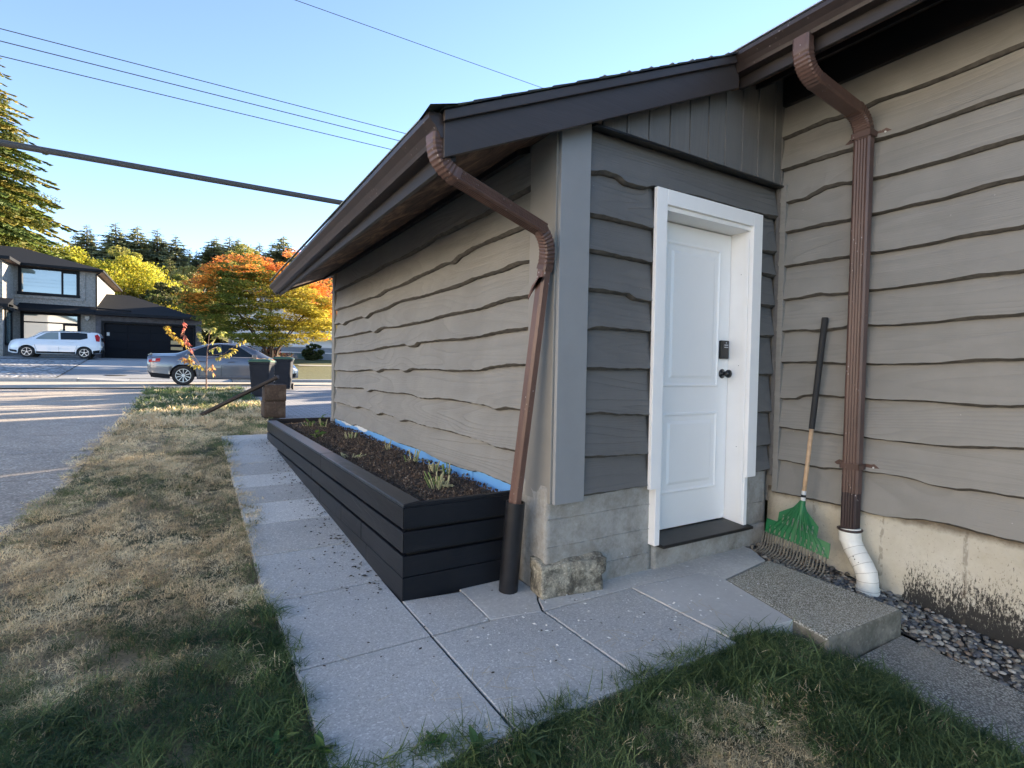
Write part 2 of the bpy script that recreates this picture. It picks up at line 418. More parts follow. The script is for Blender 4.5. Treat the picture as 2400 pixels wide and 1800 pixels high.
# ------------------------------------------------------------------ terrain
def G(x, y):
    if y < 3: z = 0
    elif y < 8: z = .061*(y-3)
    elif y < 18.5: z = .305+.0224*(y-8)
    elif y < 24.5: z = .54
    else:
        sl = .047+.019*min(1, max(0, (x-1)/4))
        z = .66+sl*(min(y, 44)-24.5)
        if y > 44: z += .02*(min(y, 75)-44)
        if y > 75: z += .13*(min(y, 230)-75)
    return z
def lerp(a, b, t): return a+(b-a)*max(0, min(1, t))
def H(x, y):
    """lawn / soil surface"""
    z = G(x, y)
    if y < 2.0:
        z = lerp(0, -.13, (x-2.3)/.55)*lerp(1, 0, (y-1.5)/.5) + lerp(0, -.02, (1.6-y)/.3)
        if y < 1.3: z -= .08*min(1.5, 1.3-y)*min(1, max(0, x-1)/1.5)
    if 18.2 < y < 24.7: z = .50 if y > 18.6 else lerp(z, .50, (y-18.2)/.4)
    return z
def in_path(x, y):
    if x > .36 and x < 1.8 and 1.6 < y < 7.95: return True
    return y > 1.6 and y < 8.1 and x >= .36
def build_ground():
    xs = np.unique(np.concatenate([np.arange(-4, 5.01, .25), np.arange(-20, 20.1, 1.5), np.arange(-70, 71, 8), np.array([-600, -400, -250, -150, 150, 250, 400, 600])]))
    ys = np.unique(np.concatenate([np.arange(-3, 10, .25), np.arange(10, 26, .5), np.arange(26, 76, 2), np.arange(80, 231, 10), np.array([-600, -300, -120, -60, -30, -15, -8, 320, 500, 900])]))
    V = []; 
    for y in ys:
        for x in xs:
            z = H(x, y)-.03
            if -1.4 < x and x > .2 and -8 < y < 8.3 and x < 30: z = min(z, H(x, y)-.06)
            if x > 2.4 and y < 2.4: z = -.42
            if x < -1.1 and y < 18.6 and x > -9: z -= .05
            if y > 24 and y < 48: z -= .08
            V.append((x, y, z))
    nx = len(xs); F = [(j*nx+i, j*nx+i+1, (j+1)*nx+i+1, (j+1)*nx+i) for j in range(len(ys)-1) for i in range(nx-1)]
    link_mesh('ground', V, F, M['ground'], kind='structure', smooth=True)
build_ground()
def sheet(name, mat, poly_fn, xs, ys, dz=0, kind='structure', zf=None):
    """grid sheet following the ground, x limits given per y by poly_fn"""
    V = []; F = []; n = len(xs)
    for y in ys:
        a, b = poly_fn(y)
        for t in xs: 
            x = a+(b-a)*t; V.append((x, y, (zf or G)(x, y)+dz))
    for j in range(len(ys)-1):
        for i in range(n-1): F.append((j*n+i, j*n+i+1, (j+1)*n+i+1, (j+1)*n+i))
    return link_mesh(name, V, F, mat, kind=kind)
T5 = [i/8 for i in range(9)]
DE = [(-10, -1.3), (4.85, -1.11), (5.5, -1.04), (6.1, -.99), (7.5, -1.0), (8, -.98), (9.9, -.93), (12.3, -.93), (14.9, -.99), (18.6, -1.1)]
def drive_edge(y): return float(np.interp(y, [p[0] for p in DE], [p[1] for p in DE]))
# driveway in long poured bays with open joints between them
dj = [-10, -5, 0, 3.2, 4.9, 6.28, 7.5, 8.85, 11.2, 14.2, 18.56]
drive_root = tag(thing('driveway', None, None, (0, 0, 0)), kind='structure')
for a, b in zip(dj[:-1], dj[1:]):
    ys = list(np.arange(a+.006, b-.006, .3))+[b-.006]
    V = []; F = []; n = 9
    for y in ys:
        for t in T5:
            x = -7.2+(drive_edge(y)+.06+7.2)*t; V.append((x, y, G(x, y)-.025))
    for j in range(len(ys)-1):
        for i in range(n-1): F.append((j*n+i, j*n+i+1, (j+1)*n+i+1, (j+1)*n+i))
    link_mesh('driveway_bay', V, F, M['asphalt'], drive_root)
sheet('road', M['road'], lambda y: (-90, 90), [i/20 for i in range(21)], [18.5, 20, 22, 24.25], .006, zf=lambda x, y: .54)
def paver_mat():
    n = NM('small grey concrete pavers', .85)
    br = n.t.nodes.new('ShaderNodeTexBrick'); n.L(n.co(), br.inputs[0]); br.inputs['Scale'].default_value = 1
    br.inputs['Brick Width'].default_value = .2; br.inputs['Row Height'].default_value = .1; br.inputs['Mortar Size'].default_value = .006
    br.inputs['Color1'].default_value = (.20, .215, .24, 1); br.inputs['Color2'].default_value = (.29, .30, .32, 1); br.inputs['Mortar'].default_value = (.07, .07, .07, 1)
    n.color(br.outputs[0]); n.bump(n.noise(n.co(), 50, 4), .4, .004); return n.m
M['pavers'] = paver_mat()
sheet('paver_drive', M['pavers'], lambda y: (1.28, 9), T5, list(np.arange(8.15, 18.5, .5))+[18.5], .0)
# far side: curb, apron, driveway, rock yard, lawn
def profile_x(name, mat, prof, x0, x1, parent=None, **k):
    return MB().prism(prof, 'x', x0, x1).build(name, mat, parent, **k)
curb = tag(thing('curb', None, None, (0, 24.3, .54)), kind='structure')
xs_c = [-3.5-3.0*k for k in range(12, 0, -1)]
for a in xs_c:
    profile_x('curb_stone', M['curbc'], [(24.25, .5), (24.25, .655), (24.29, .672), (24.62, .675), (24.62, .5)], a+.006, a+3.0-.006, curb)
MB().add([(-3.49,24.25,.5),(-3.49,24.25,.655),(-3.49,24.62,.675),(-3.49,24.62,.5),(-2.0,24.25,.5),(-2.0,24.25,.565),(-2.0,24.62,.655),(-2.0,24.62,.5)],
         [(0,4,5,1),(1,5,6,2),(2,6,7,3),(4,7,6,5),(0,1,2,3)]).build('curb_stone', M['curbc'], curb)
profile_x('curb_stone', M['curbc'], [(24.25, .5), (24.25, .565), (24.62, .655), (24.62, .5)], -1.99, 1.4, curb)
for a in np.arange(1.42, 60, 3.0):
    profile_x('curb_stone', M['curbc'], [(24.25, .5), (24.25, .655), (24.29, .672), (24.62, .675), (24.62, .5)], a+.006, a+3.0-.006, curb)
def far_edge(y): return lerp(-4.15, -5.35, (y-24.6)/16)
fz = lambda x, y: G(x, y)
sheet('driveway_apron', M['apron_dark'], lambda y: (far_edge(y), 1.6), T5, [24.62, 26, 28, 30.5], .0, zf=fz)
sheet('concrete_driveway', M['drive'], lambda y: (far_edge(y), 1.6), T5, [30.51, 33, 36, 39, 42, 44.2], .0, zf=fz)
sheet('rock_garden_bed', M['rockyard'], lambda y: (-30, far_edge(y)-.02), [i/12 for i in range(13)], list(np.arange(24.63, 40.6, 1.5)), .02, zf=fz)
sheet('concrete_pad', M['drive'], lambda y: (-30, far_edge(y)-.02), T5, [39.65, 44.2], .05, zf=fz)
def lawn_mat():
    n = NM('distant mown lawn', .95); a = n.noise(n.co(), 9, 7, .7)
    n.color(n.ramp(a, [(.35, (.045, .055, .018)), (.6, (.11, .115, .04)), (.75, (.17, .155, .07))])); n.bump(a, .8, .05); return n.m
M['lawn_far'] = lawn_mat()
sheet('far_lawn', M['lawn_far'], lambda y: (1.62, 40), T5, [24.63, 28, 32, 36, 40, 46], .01, zf=fz)
sheet('garden_walk', M['drive'], lambda y: (5.5, 14), T5, [33.6, 34.4], .03, zf=fz)
MB().tube([(-2.6, 26.3, G(-2.6, 26.3)+.002), (-2.6, 26.3, G(-2.6, 26.3)+.012)], .36, 20).build('manhole_cover', M['gaskets'],
    label='round dark cover in the grey driveway apron across the street', cat='manhole cover')

# ------------------------------------------------------------------ near paving
path = tag(thing('garden_path', None, None, (0, 0, 0)), kind='structure')
def slab_piece(poly, mat, zt=None, th=.05, jit=0, bevel=.004, name='paving_slab'):
    n = len(poly); V = []; 
    dz = (rnd.random()-.5)*jit
    for (x, y) in poly: V.append((x, y, (G(x, y) if zt is None else zt)+dz))
    V += [(x, y, z-th) for (x, y, z) in V]
    F = [tuple(range(n))]+[(i+1 if i+1 < n else 0, i, n+i, n+(i+1) % n) for i in range(n)]
    return link_mesh(name, V, F, mat, path, bevel=bevel)
g_ = .006
def rect(x0, x1, y0, y1): return [(x0+g_, y0+g_), (x1-g_, y0+g_), (x1-g_, y1-g_), (x0+g_, y1-g_)]
xr = 1.02
sheet('joint_soil', simple('dark soil in the joints', (.035, .028, .02), .95, var=.4, scale=50), lambda y: (.37, 2.4 if y < 2.42 else 1.64 if y < 2.66 else 1.01), T5, [1.60, 1.9, 2.2, 2.41, 2.43, 2.65, 2.67, 3.0]+list(np.arange(3.3, 7.9, .3)), -.012)
slab_piece(rect(.36, .955, 1.5, 2.25), M['slab'], .0, jit=.003)
slab_piece(rect(.955, 1.555, 1.5, 2.25), M['slab'], .0, jit=.003)
slab_piece(rect(1.555, 2.16, 1.5, 2.2), M['slab'], .0, jit=.003, th=.12)
slab_piece(rect(.36, .958, 2.25, 2.99), M['slab'], .0, jit=.003)
slab_piece([(.962, 2.254), (1.262, 2.254), (1.285, 2.62), (.985, 2.66), (.965, 2.985), (.962, 2.985)], M['slab'], .0)
slab_piece([(1.27, 2.256), (1.545, 2.206), (1.60, 2.33), (1.66, 2.42), (1.66, 2.66), (1.292, 2.655)], M['apron'], .001)
rows = [2.99, 3.64, 4.24, 4.77, 5.28, 5.73, 6.25, 6.66, 7.18, 7.95]
rm = ['slab', 'slab_warm', 'slab_light', 'slab_warm', 'slab_light', 'slab_warm', 'slab', 'slab', 'slab_warm']
for a, b, m in zip(rows[:-1], rows[1:], rm):
    slab_piece(rect(.33, xr, a, b), M[m], None, jit=.004)
# poured strip along the foundation and smooth slab in front of the step
slab_piece([(1.56, 2.205), (2.17, 2.205), (2.70, 2.16), (2.655, 2.02), (2.75, 2.013), (3.276, 2.09), (3.40, 2.28), (3.40, 2.40), (1.66, 2.40), (1.61, 2.33)], M['apron'], .001, bevel=.003, name='concrete_strip')
slab_piece([(2.168, 1.556), (2.602, 1.50), (2.75, 2.008), (2.70, 2.153), (2.168, 2.197)], M['smooth'], .003, th=.16, bevel=.003, name='smooth_slab')
step = [(2.556, 1.305), (3.243, 1.28), (3.30, 2.088), (2.752, 2.008), (2.60, 1.5)]
def step_build():
    n = len(step); V = [(x, y, .004) for x, y in step]+[(x, y, -.35) for x, y in step]
    b = MB(); b.add(V, [tuple(range(n))], 0); b.add(V, [((i+1) % n, i, n+i, n+(i+1) % n) for i in range(n)], 1)
    bmv = [M['aggr'], M['stepside']]
    o = b.build('concrete_step', bmv, None, kind='structure')
    bv = o.modifiers.new('bevel', 'BEVEL'); bv.width = .018; bv.segments = 3; bv.limit_method = 'ANGLE'
    w_ = o.modifiers.new('weld', 'WELD'); o.modifiers.move(1, 0)
step_build()
def pz(y): return -.135-.11*(1.28-y)
sheet('aggregate_path', M['aggr2'], lambda y: (2.40-(1.28-y)*.02, 3.238), T5, list(np.arange(-3, 1.3, .2))+[1.278], 0, zf=lambda x, y: pz(y))

# ------------------------------------------------------------------ grass, as scattered tufts
def blade_tuft(name, n, hmin, hmax, wid, spread, lean, seed, curl=1.0):
    r = np.random.default_rng(seed); V = []; F = []
    for i in range(n):
        a = r.uniform(0, 2*math.pi); rr = spread*math.sqrt(r.uniform()); bx, by = rr*math.cos(a), rr*math.sin(a)
        h = r.uniform(hmin, hmax); d = r.uniform(0, 2*math.pi); ln = h*r.uniform(.2, lean); wdt = wid*r.uniform(.6, 1.3)
        px, py = -math.sin(d)*wdt/2, math.cos(d)*wdt/2
        k = len(V)
        for t, ww in ((0, 1), (.4, .95), (.75, .65)):
            ox = math.cos(d)*ln*(t**1.6); oy = math.sin(d)*ln*(t**1.6); z = h*(t-.35*curl*t*t*lean*.5)
            V += [(bx+ox-px*ww, by+oy-py*ww, z), (bx+ox+px*ww, by+oy+py*ww, z)]
        V.append((bx+math.cos(d)*ln*1.15, by+math.sin(d)*ln*1.15, h*(1-.35*curl*lean*.55)))
        F += [(k, k+1, k+3, k+2), (k+2, k+3, k+5, k+4), (k+4, k+5, k+6)]
    me = bpy.data.meshes.new(name); me.from_pydata(V, [], F); me.materials.append(M['grass'])
    return bpy.data.objects.new(name, me)
def grass_mat():
    n = NM('grass blades', .6, spec=.3)
    dry = n.attr('dry', 'INSTANCER', 'Fac'); tone = n.attr('tone', 'INSTANCER', 'Fac')
    g = n.ramp(tone, [(0, (.050, .092, .036)), (.5, (.105, .170, .060)), (1, (.25, .31, .11))])
    d = n.ramp(tone, [(0, (.52, .39, .23)), (.5, (.84, .68, .42)), (1, (.95, .84, .58))])
    n.color(n.mix(dry, g, d)); 
    tr = n.t.nodes.new('ShaderNodeBsdfTranslucent'); mx = n.t.nodes.new('ShaderNodeMixShader'); mx.inputs[0].default_value = .42
    src = n.b.inputs['Base Color'].links[0].from_socket
    n.L(src, tr.inputs[0]); n.L(n.b.outputs[0], mx.inputs[1]); n.L(tr.outputs[0], mx.inputs[2]); n.L(mx.outputs[0], n.t.nodes['Material Output'].inputs[0])
    return n.m
M['grass'] = grass_mat()
tufts = bpy.data.collections.new('tuft_library')
for k in range(4): tufts.objects.link(blade_tuft('tuft_a%d' % k, 34, .012, .030, .0026, .055, 2.4, 10+k))
for k in range(3): tufts.objects.link(blade_tuft('tuft_b%d' % k, 26, .025, .070, .0032, .05, 2.0, 20+k))
for k in range(2): tufts.objects.link(blade_tuft('tuft_c%d' % k, 12, .02, .05, .009, .08, 1.3, 30+k))
def gn_instancer(name, coll):
    ng = bpy.data.node_groups.new(name, 'GeometryNodeTree')
    ng.interface.new_socket('Geometry', in_out='INPUT', socket_type='NodeSocketGeometry'); ng.interface.new_socket('Geometry', in_out='OUTPUT', socket_type='NodeSocketGeometry')
    N = ng.nodes; gi = N.new('NodeGroupInput'); go = N.new('NodeGroupOutput'); ip = N.new('GeometryNodeInstanceOnPoints')
    ci = N.new('GeometryNodeCollectionInfo'); ci.inputs[0].default_value = coll; ci.inputs[1].default_value = True; ci.inputs[2].default_value = True
    def na(nm, ty): q = N.new('GeometryNodeInputNamedAttribute'); q.data_type = ty; q.inputs[0].default_value = nm; return q.outputs[0]
    L = ng.links.new; ip.inputs['Pick Instance'].default_value = True
    L(gi.outputs[0], ip.inputs['Points']); L(ci.outputs[0], ip.inputs['Instance']); L(na('idx', 'INT'), ip.inputs['Instance Index'])
    L(na('rot', 'FLOAT_VECTOR'), ip.inputs['Rotation']); L(na('scl', 'FLOAT'), ip.inputs['Scale']); L(ip.outputs[0], go.inputs[0])
    return ng
TUFT_NG = gn_instancer('grass scatter', tufts)
def scatter(name, P, rot, scl, idx, dry, tone, label, ng=TUFT_NG, cat='grass'):
    n = len(P); me = bpy.data.meshes.new(name); me.vertices.add(n); me.vertices.foreach_set('co', np.asarray(P, dtype=np.float32).ravel())
    for nm, ty, arr, key in (('rot', 'FLOAT_VECTOR', rot, 'vector'), ('scl', 'FLOAT', scl, 'value'), ('idx', 'INT', idx, 'value'), ('dry', 'FLOAT', dry, 'value'), ('tone', 'FLOAT', tone, 'value')):
        a = me.attributes.new(nm, ty, 'POINT'); a.data.foreach_set(key, np.asarray(arr).ravel())
    me.update(); o = bpy.data.objects.new(name, me); COL.objects.link(o)
    mo = o.modifiers.new('scatter', 'NODES'); mo.node_group = ng
    tag(o, label, cat, kind='stuff'); return o
def vnoise(x, y, s, seed=0):
    from mathutils import noise as mn
    return np.array([mn.noise(Vector((a*s+seed, b*s-seed, seed*.7))) for a, b in zip(x, y)])
def lawn_left():
    X = []; Y = []; dens = [(1.2, 2.6, 900), (2.6, 4.2, 620), (4.2, 7, 320), (7, 11, 150), (11, 18.4, 75)]; SC = []
    for y0, y1, d in dens:
        wd = 2.6 if y0 < 8 else 2.9
        n = int((y1-y0)*wd*d); x = nr.uniform(-1.5, -1.5+wd, n); y = nr.uniform(y0, y1, n)
        X.append(x); Y.append(y); SC.append(np.full(n, {900: 1.0, 620: 1.0, 320: 1.25, 150: 1.6, 75: 2.1}[d]))
    x = np.concatenate(X); y = np.concatenate(Y); sc = np.concatenate(SC)
    e1 = vnoise(x, y, 2.1, 3); e2 = vnoise(x, y, 7, 8)
    de = np.interp(y, [p[0] for p in DE], [p[1] for p in DE])+.07*e2+.05*e1
    pe = np.interp(y, [0, 1.5, 2.5, 3.0, 3.8, 4.3, 4.9, 5.3, 6.0, 7.5, 7.95, 8.1], [.36, .36, .385, .345, .36, .44, .43, .38, .39, .42, .38, .38])+.03*e2+.03*e1
    right = np.where(y < 7.97, pe, np.where(y < 8.35, np.where(y < 8.12, pe, 1.25), 1.28+.06*e2))
    right = np.where((y >= 7.97) & (y < 8.2), 1.25, right)
    keep = (x > de) & (x < right) & (y < 18.35+.1*e1)
    x, y, sc, e1, e2 = x[keep], y[keep], sc[keep], e1[keep], e2[keep]
    low = vnoise(x, y, .9, 21); mid = vnoise(x, y, 2.6, 31); hi = vnoise(x, y, 7, 41)
    near = np.clip((3.1-y-.35*x)/1.3, 0, 1)                    # greener towards the viewer
    rightg = np.clip((x-.22)/.15, 0, 1)*np.clip((4.6-y)/1, 0, 1)
    dryv = .82+.75*low+.5*mid+.35*hi-1.15*near-.3*rightg-.62*np.clip((y-9.5)/4, 0, 1)
    dryv = np.clip(dryv+nr.normal(0, .18, len(x)), 0, 1)
    dry = np.where(nr.uniform(size=len(x)) < dryv, 1.0, 0.0)*.65+dryv*.35
    tone = np.clip(.42+.5*mid+.5*hi-.22*near+nr.normal(0, .2, len(x)), 0, 1)
    g = (dryv < .5)
    idx = np.where(g & (dry < .3) & (nr.uniform(size=len(x)) < .45), nr.integers(4, 7, len(x)), nr.integers(0, 4, len(x)))
    idx = np.where(y > 9, nr.integers(7, 9, len(x)), idx)
    sc = sc*nr.uniform(.75, 1.25, len(x))*np.where(idx > 6, .8, 1)
    P = np.stack([x, y, np.array([H(a, b) for a, b in zip(x, y)])-.012], 1)
    rot = np.stack([nr.normal(0, .25, len(x)), nr.normal(0, .25, len(x)), nr.uniform(0, 6.28, len(x))], 1)
    scatter('lawn_grass', P, rot, sc, idx.astype(np.int32), dry, tone, 'patchy half dry lawn between the driveway and the slab path')
    # verge further right of the planter end, around the bins
    return
lawn_left()
def lawn_front():
    n = 9500; x = nr.uniform(.25, 3.2, n); y = nr.uniform(-.4, 1.66, n)
    e1 = vnoise(x, y, 3, 5); e2 = vnoise(x, y, 9, 6)
    top = np.interp(x, [.2, .45, .62, .9, 1.37, 1.9, 2.28, 2.56, 2.6, 2.75, 2.9], [1.5, 1.60, 1.63, 1.57, 1.56, 1.60, 1.56, 1.50, 1.3, 1.22, 1.05])+.02*e1+.02*e2
    redge = np.interp(y, [-.5, .5, .9, 1.15, 1.3, 1.6], [2.62, 2.57, 2.62, 2.68, 2.66, 2.7])+.03*e2
    keep = (y < top) & (x < redge)
    x, y, top = x[keep], y[keep], top[keep]; e2 = e2[keep]
    low = vnoise(x, y, 1.3, 51); mid = vnoise(x, y, 3.2, 61)
    brown = np.exp(-(((x-1.55)/.42)**2+((y-1.02)/.22)**2))*1.1
    dryv = np.clip(.13+.35*low+.30*mid+brown+nr.normal(0, .12, len(x)), 0, 1)
    dry = np.where(nr.uniform(size=len(x)) < dryv, .85, .03)
    tone = np.clip(.38+.45*mid+.3*e2+nr.normal(0, .2, len(x)), 0, 1)
    lng = (x > 1.9) | (top-y < .12)
    idx = np.where((nr.uniform(size=len(x)) < np.where(lng, .85, .4)) & (dry < .5), nr.integers(4, 7, len(x)), nr.integers(0, 4, len(x)))
    sc = nr.uniform(.7, 1.25, len(x))*np.where(lng, 1.1, .85)*np.where(brown > .4, .75, 1)*np.where((top-y < .05) & (x < 2.2), .7, 1)
    P = np.stack([x, y, np.array([H(a, b) for a, b in zip(x, y)])-.022], 1)
    rot = np.stack([nr.normal(0, .3, len(x)), nr.normal(0, .3, len(x)), nr.uniform(0, 6.28, len(x))], 1)
    scatter('long_grass', P, rot, sc, idx.astype(np.int32), dry, tone, 'longer green grass in front of the slabs and the step')
lawn_front()

# small broad-leaved weeds at the slab edges
def leaf_shape(L, W, fold=.25, curl=.3, n=5, notch=0):
    pts = []
    for i in range(n+1):
        t = i/n; w_ = W*math.sin(math.pi*min(1, t*.92+.06))**.8*(1-.15*t)
        if notch and i % 2: w_ *= notch
        pts.append((t*L, w_, -curl*L*t*t))
    V = []; F = []
    for (x, w_, z) in pts: V += [(x, -w_/2, z+fold*w_/2), (x, 0, z), (x, w_/2, z+fold*w_/2)]
    for i in range(n): k = i*3; F += [(k, k+1, k+4, k+3), (k+1, k+2, k+5, k+4)]
    return V, F
def place_leaves(name, mat, specs, parent=None, **k):
    """specs: (pos, yaw, pitch, roll, L, W, color)"""
    V = []; F = []; T = []
    for (p, yaw, pitch, roll, L, W, c) in specs:
        v, f = leaf_shape(L, W); R = Euler((roll, -pitch, yaw)).to_matrix(); kk = len(V)
        for q in v: V.append(tuple(R@Vector(q)+Vector(p))); T.append(c)
        F += [tuple(i+kk for i in ff) for ff in f]
    return link_mesh(name, V, F, mat, parent, tints=np.array(T), **k)
def weed(x, y, n, L, label):
    z = H(x, y); root = thing('weed', label, 'weed', (x, y, z-.01), 'broad leaved weeds at the paving edge')
    for i in range(n):
        c = (.10*rnd.uniform(.7, 1.4), .19*rnd.uniform(.8, 1.3), .07*rnd.uniform(.7, 1.2))
        place_leaves('leaf', M['leaf'], [((x+rnd.uniform(-.01, .01), y+rnd.uniform(-.01, .01), z), 2*math.pi*i/n+rnd.uniform(-.3, .3), rnd.uniform(.05, .9), rnd.uniform(-.6, .6), L*rnd.uniform(.35, .95), L*.30*rnd.uniform(.7, 1.3), c)], root)
weed(.36, 1.74, 9, .10, 'pale green dandelion rosette beside the lower left slab corner')
weed(.25, 1.84, 7, .08, 'dandelion rosette in grass left of the first slab')
weed(.70, 1.585, 8, .075, 'small weed where front slab meets the grass')
weed(.80, 1.50, 9, .085, 'broad leaved weed in front grass below the slab joint')
weed(.95, 1.42, 8, .09, 'darker weed nearest the bottom edge of the photo')

# pebbles
PEB = [(.22,.21,.18),(.13,.135,.14),(.36,.33,.27),(.07,.075,.085),(.26,.20,.15),(.46,.43,.37),(.16,.15,.13),(.10,.105,.115)]
def gz(x, y):
    if y > 2.1: return .0
    return -.0-.135*(2.1-y)
def pebbles():
    bm = bmesh.new(); bmesh.ops.create_icosphere(bm, subdivisions=1, radius=1); bv = np.array([v.co[:] for v in bm.verts]); bf = np.array([[v.index for v in f.verts] for f in bm.faces]); bm.free()
    V = []; F = []; T = []; k = 0
    for i in range(2900):
        y = rnd.uniform(-.3, 2.33); x0 = 3.255 if y < 1.28 else np.interp(y, [1.28, 2.09, 2.3], [3.25, 3.29, 3.42])
        if y < 1.28: x0 = 3.235
        x = rnd.uniform(x0, 3.66); s = rnd.uniform(.007, .019)
        v = bv*np.array([s*rnd.uniform(.9, 1.6), s*rnd.uniform(.8, 1.2), s*rnd.uniform(.45, .75)])*nr.uniform(.9, 1.1, (12, 1)) if len(bv) == 12 else bv*np.array([s*rnd.uniform(.9, 1.6), s*rnd.uniform(.8, 1.2), s*rnd.uniform(.45, .75)])
        R = np.array(Euler((rnd.uniform(-.3, .3), rnd.uniform(-.3, .3), rnd.uniform(0, 6.28))).to_matrix())
        lift = rnd.uniform(0, .022)
        v = v@R.T+np.array([x, y, gz(x, y)-.02+lift]); V.append(v); F.append(bf+k); k += len(v)
        c = np.array(PEB[rnd.randrange(8)])*rnd.uniform(.7, 1.2)
        if y > 1.75: c = c*.75+np.array([.02, .01, 0])
        T.append(np.tile(c, (len(v), 1)))
    link_mesh('pebbles', np.concatenate(V), np.concatenate(F), M['pebble'], kind='stuff', smooth=True, tints=np.concatenate(T), label='mixed rounded pebbles between the house foundation and the paving', cat='pebbles')
n_ = NM('rounded pebble', .6); n_.color(n_.attr('tint')); n_.bump(n_.noise(n_.co(), 90, 4), .3, .002); M['pebble'] = n_.m
pebbles()
sheet('gravel_bed', simple('dark grit between pebbles', (.05, .045, .04), .95, var=.5, scale=60, bump=1), lambda y: (3.245, 3.70), T5, list(np.arange(-3, 2.4, .2))+[2.40], 0, zf=lambda x, y: gz(x, y)-.015)

# ------------------------------------------------------------------ the house
AL=[[(2.538, 2.3), (2.909, 2.29), (3.197, 2.283), (3.399, 2.289), (3.718, 2.286), (3.976, 2.298), (4.262, 2.278), (4.584, 2.267), (5.278, 2.281), (5.843, 2.268), (7.506, 2.271)],
[(2.531, 2.094), (2.742, 2.086), (3.269, 2.089), (3.523, 2.069), (3.661, 2.036), (3.784, 2.053), (4.2, 2.04), (4.788, 2.017), (5.247, 2.021), (5.559, 1.993), (5.845, 2.007), (6.568, 1.999), (7.243, 2.012)],
[(2.533, 1.866), (2.709, 1.881), (2.931, 1.868), (3.273, 1.872), (3.467, 1.86), (3.625, 1.851), (3.945, 1.854), (4.277, 1.853), (4.869, 1.867), (5.341, 1.835), (5.721, 1.835), (5.989, 1.796), (6.149, 1.82), (6.786, 1.816), (7.023, 1.783), (7.235, 1.817)],
[(2.526, 1.671), (2.847, 1.673), (3.265, 1.652), (3.787, 1.65), (4.269, 1.635), (4.86, 1.632), (5.386, 1.647), (5.628, 1.615), (5.772, 1.639), (6.554, 1.63), (7.228, 1.631)],
[(2.552, 1.483), (2.937, 1.476), (3.213, 1.463), (3.504, 1.454), (3.931, 1.462), (4.335, 1.46), (4.445, 1.429), (4.561, 1.43), (4.683, 1.453), (5.129, 1.449), (5.706, 1.428), (6.403, 1.42), (7.219, 1.415)],
[(2.594, 1.267), (2.723, 1.267), (2.929, 1.258), (3.251, 1.23), (3.63, 1.22), (4.083, 1.232), (4.476, 1.228), (4.695, 1.201), (4.845, 1.225), (5.318, 1.216), (5.529, 1.19), (5.698, 1.213), (6.537, 1.186), (7.297, 1.187)],
[(2.635, 0.998), (2.824, 0.996), (2.96, 0.979), (3.129, 0.997), (3.488, 1.002), (3.853, 1.0), (4.246, 0.982), (4.626, 1.001), (5.31, 0.987), (5.689, 0.994), (5.865, 0.966), (6.021, 0.995), (6.529, 0.982), (7.288, 0.959)],
[(2.678, 0.744), (2.911, 0.735), (3.234, 0.755), (3.755, 0.758), (4.237, 0.752), (4.577, 0.76), (4.784, 0.734), (4.962, 0.762), (5.301, 0.765), (5.512, 0.736), (5.739, 0.767), (6.174, 0.772), (6.377, 0.747), (6.669, 0.757), (7.193, 0.756)],
[(2.511, 0.524), (2.715, 0.526), (3.006, 0.534), (3.18, 0.539), (3.321, 0.52), (3.497, 0.512), (3.746, 0.506), (4.229, 0.534), (4.819, 0.524), (5.293, 0.535), (5.849, 0.539), (6.3, 0.546), (6.511, 0.525), (6.894, 0.537), (7.316, 0.529)]]
BL=[[(1.886, 2.341), (2.009, 2.363), (2.09, 2.362), (2.175, 2.335), (2.299, 2.336), (2.376, 2.362), (2.563, 2.363), (2.913, 2.369), (3.445, 2.373), (3.629, 2.378)],
[(1.884, 2.109), (2.074, 2.113), (2.257, 2.111), (2.378, 2.108)],
[(1.884, 1.911), (2.081, 1.909), (2.366, 1.903)],
[(1.887, 1.693), (2.029, 1.696), (2.183, 1.696), (2.271, 1.67), (2.38, 1.67)],
[(1.888, 1.464), (1.955, 1.482), (2.094, 1.486), (2.367, 1.485)],
[(1.888, 1.25), (2.161, 1.252), (2.381, 1.259)],
[(1.89, 0.992), (2.003, 0.996), (2.169, 0.984), (2.385, 0.977)],
[(1.888, 0.749), (2.038, 0.743), (2.25, 0.741), (2.39, 0.737)],
[(1.894, 0.531), (2.096, 0.534), (2.267, 0.54), (2.397, 0.54)]]
BR=[[(3.449, 2.118), (3.643, 2.121)],[(3.457, 1.961), (3.633, 1.95)],[(3.459, 1.737), (3.635, 1.73)],[(3.47, 1.512), (3.636, 1.514)],
[(3.471, 1.236), (3.632, 1.232)],[(3.475, 0.964), (3.631, 0.958)],[(3.47, 0.717), (3.65, 0.718)],[(3.474, 0.533), (3.66, 0.534)]]
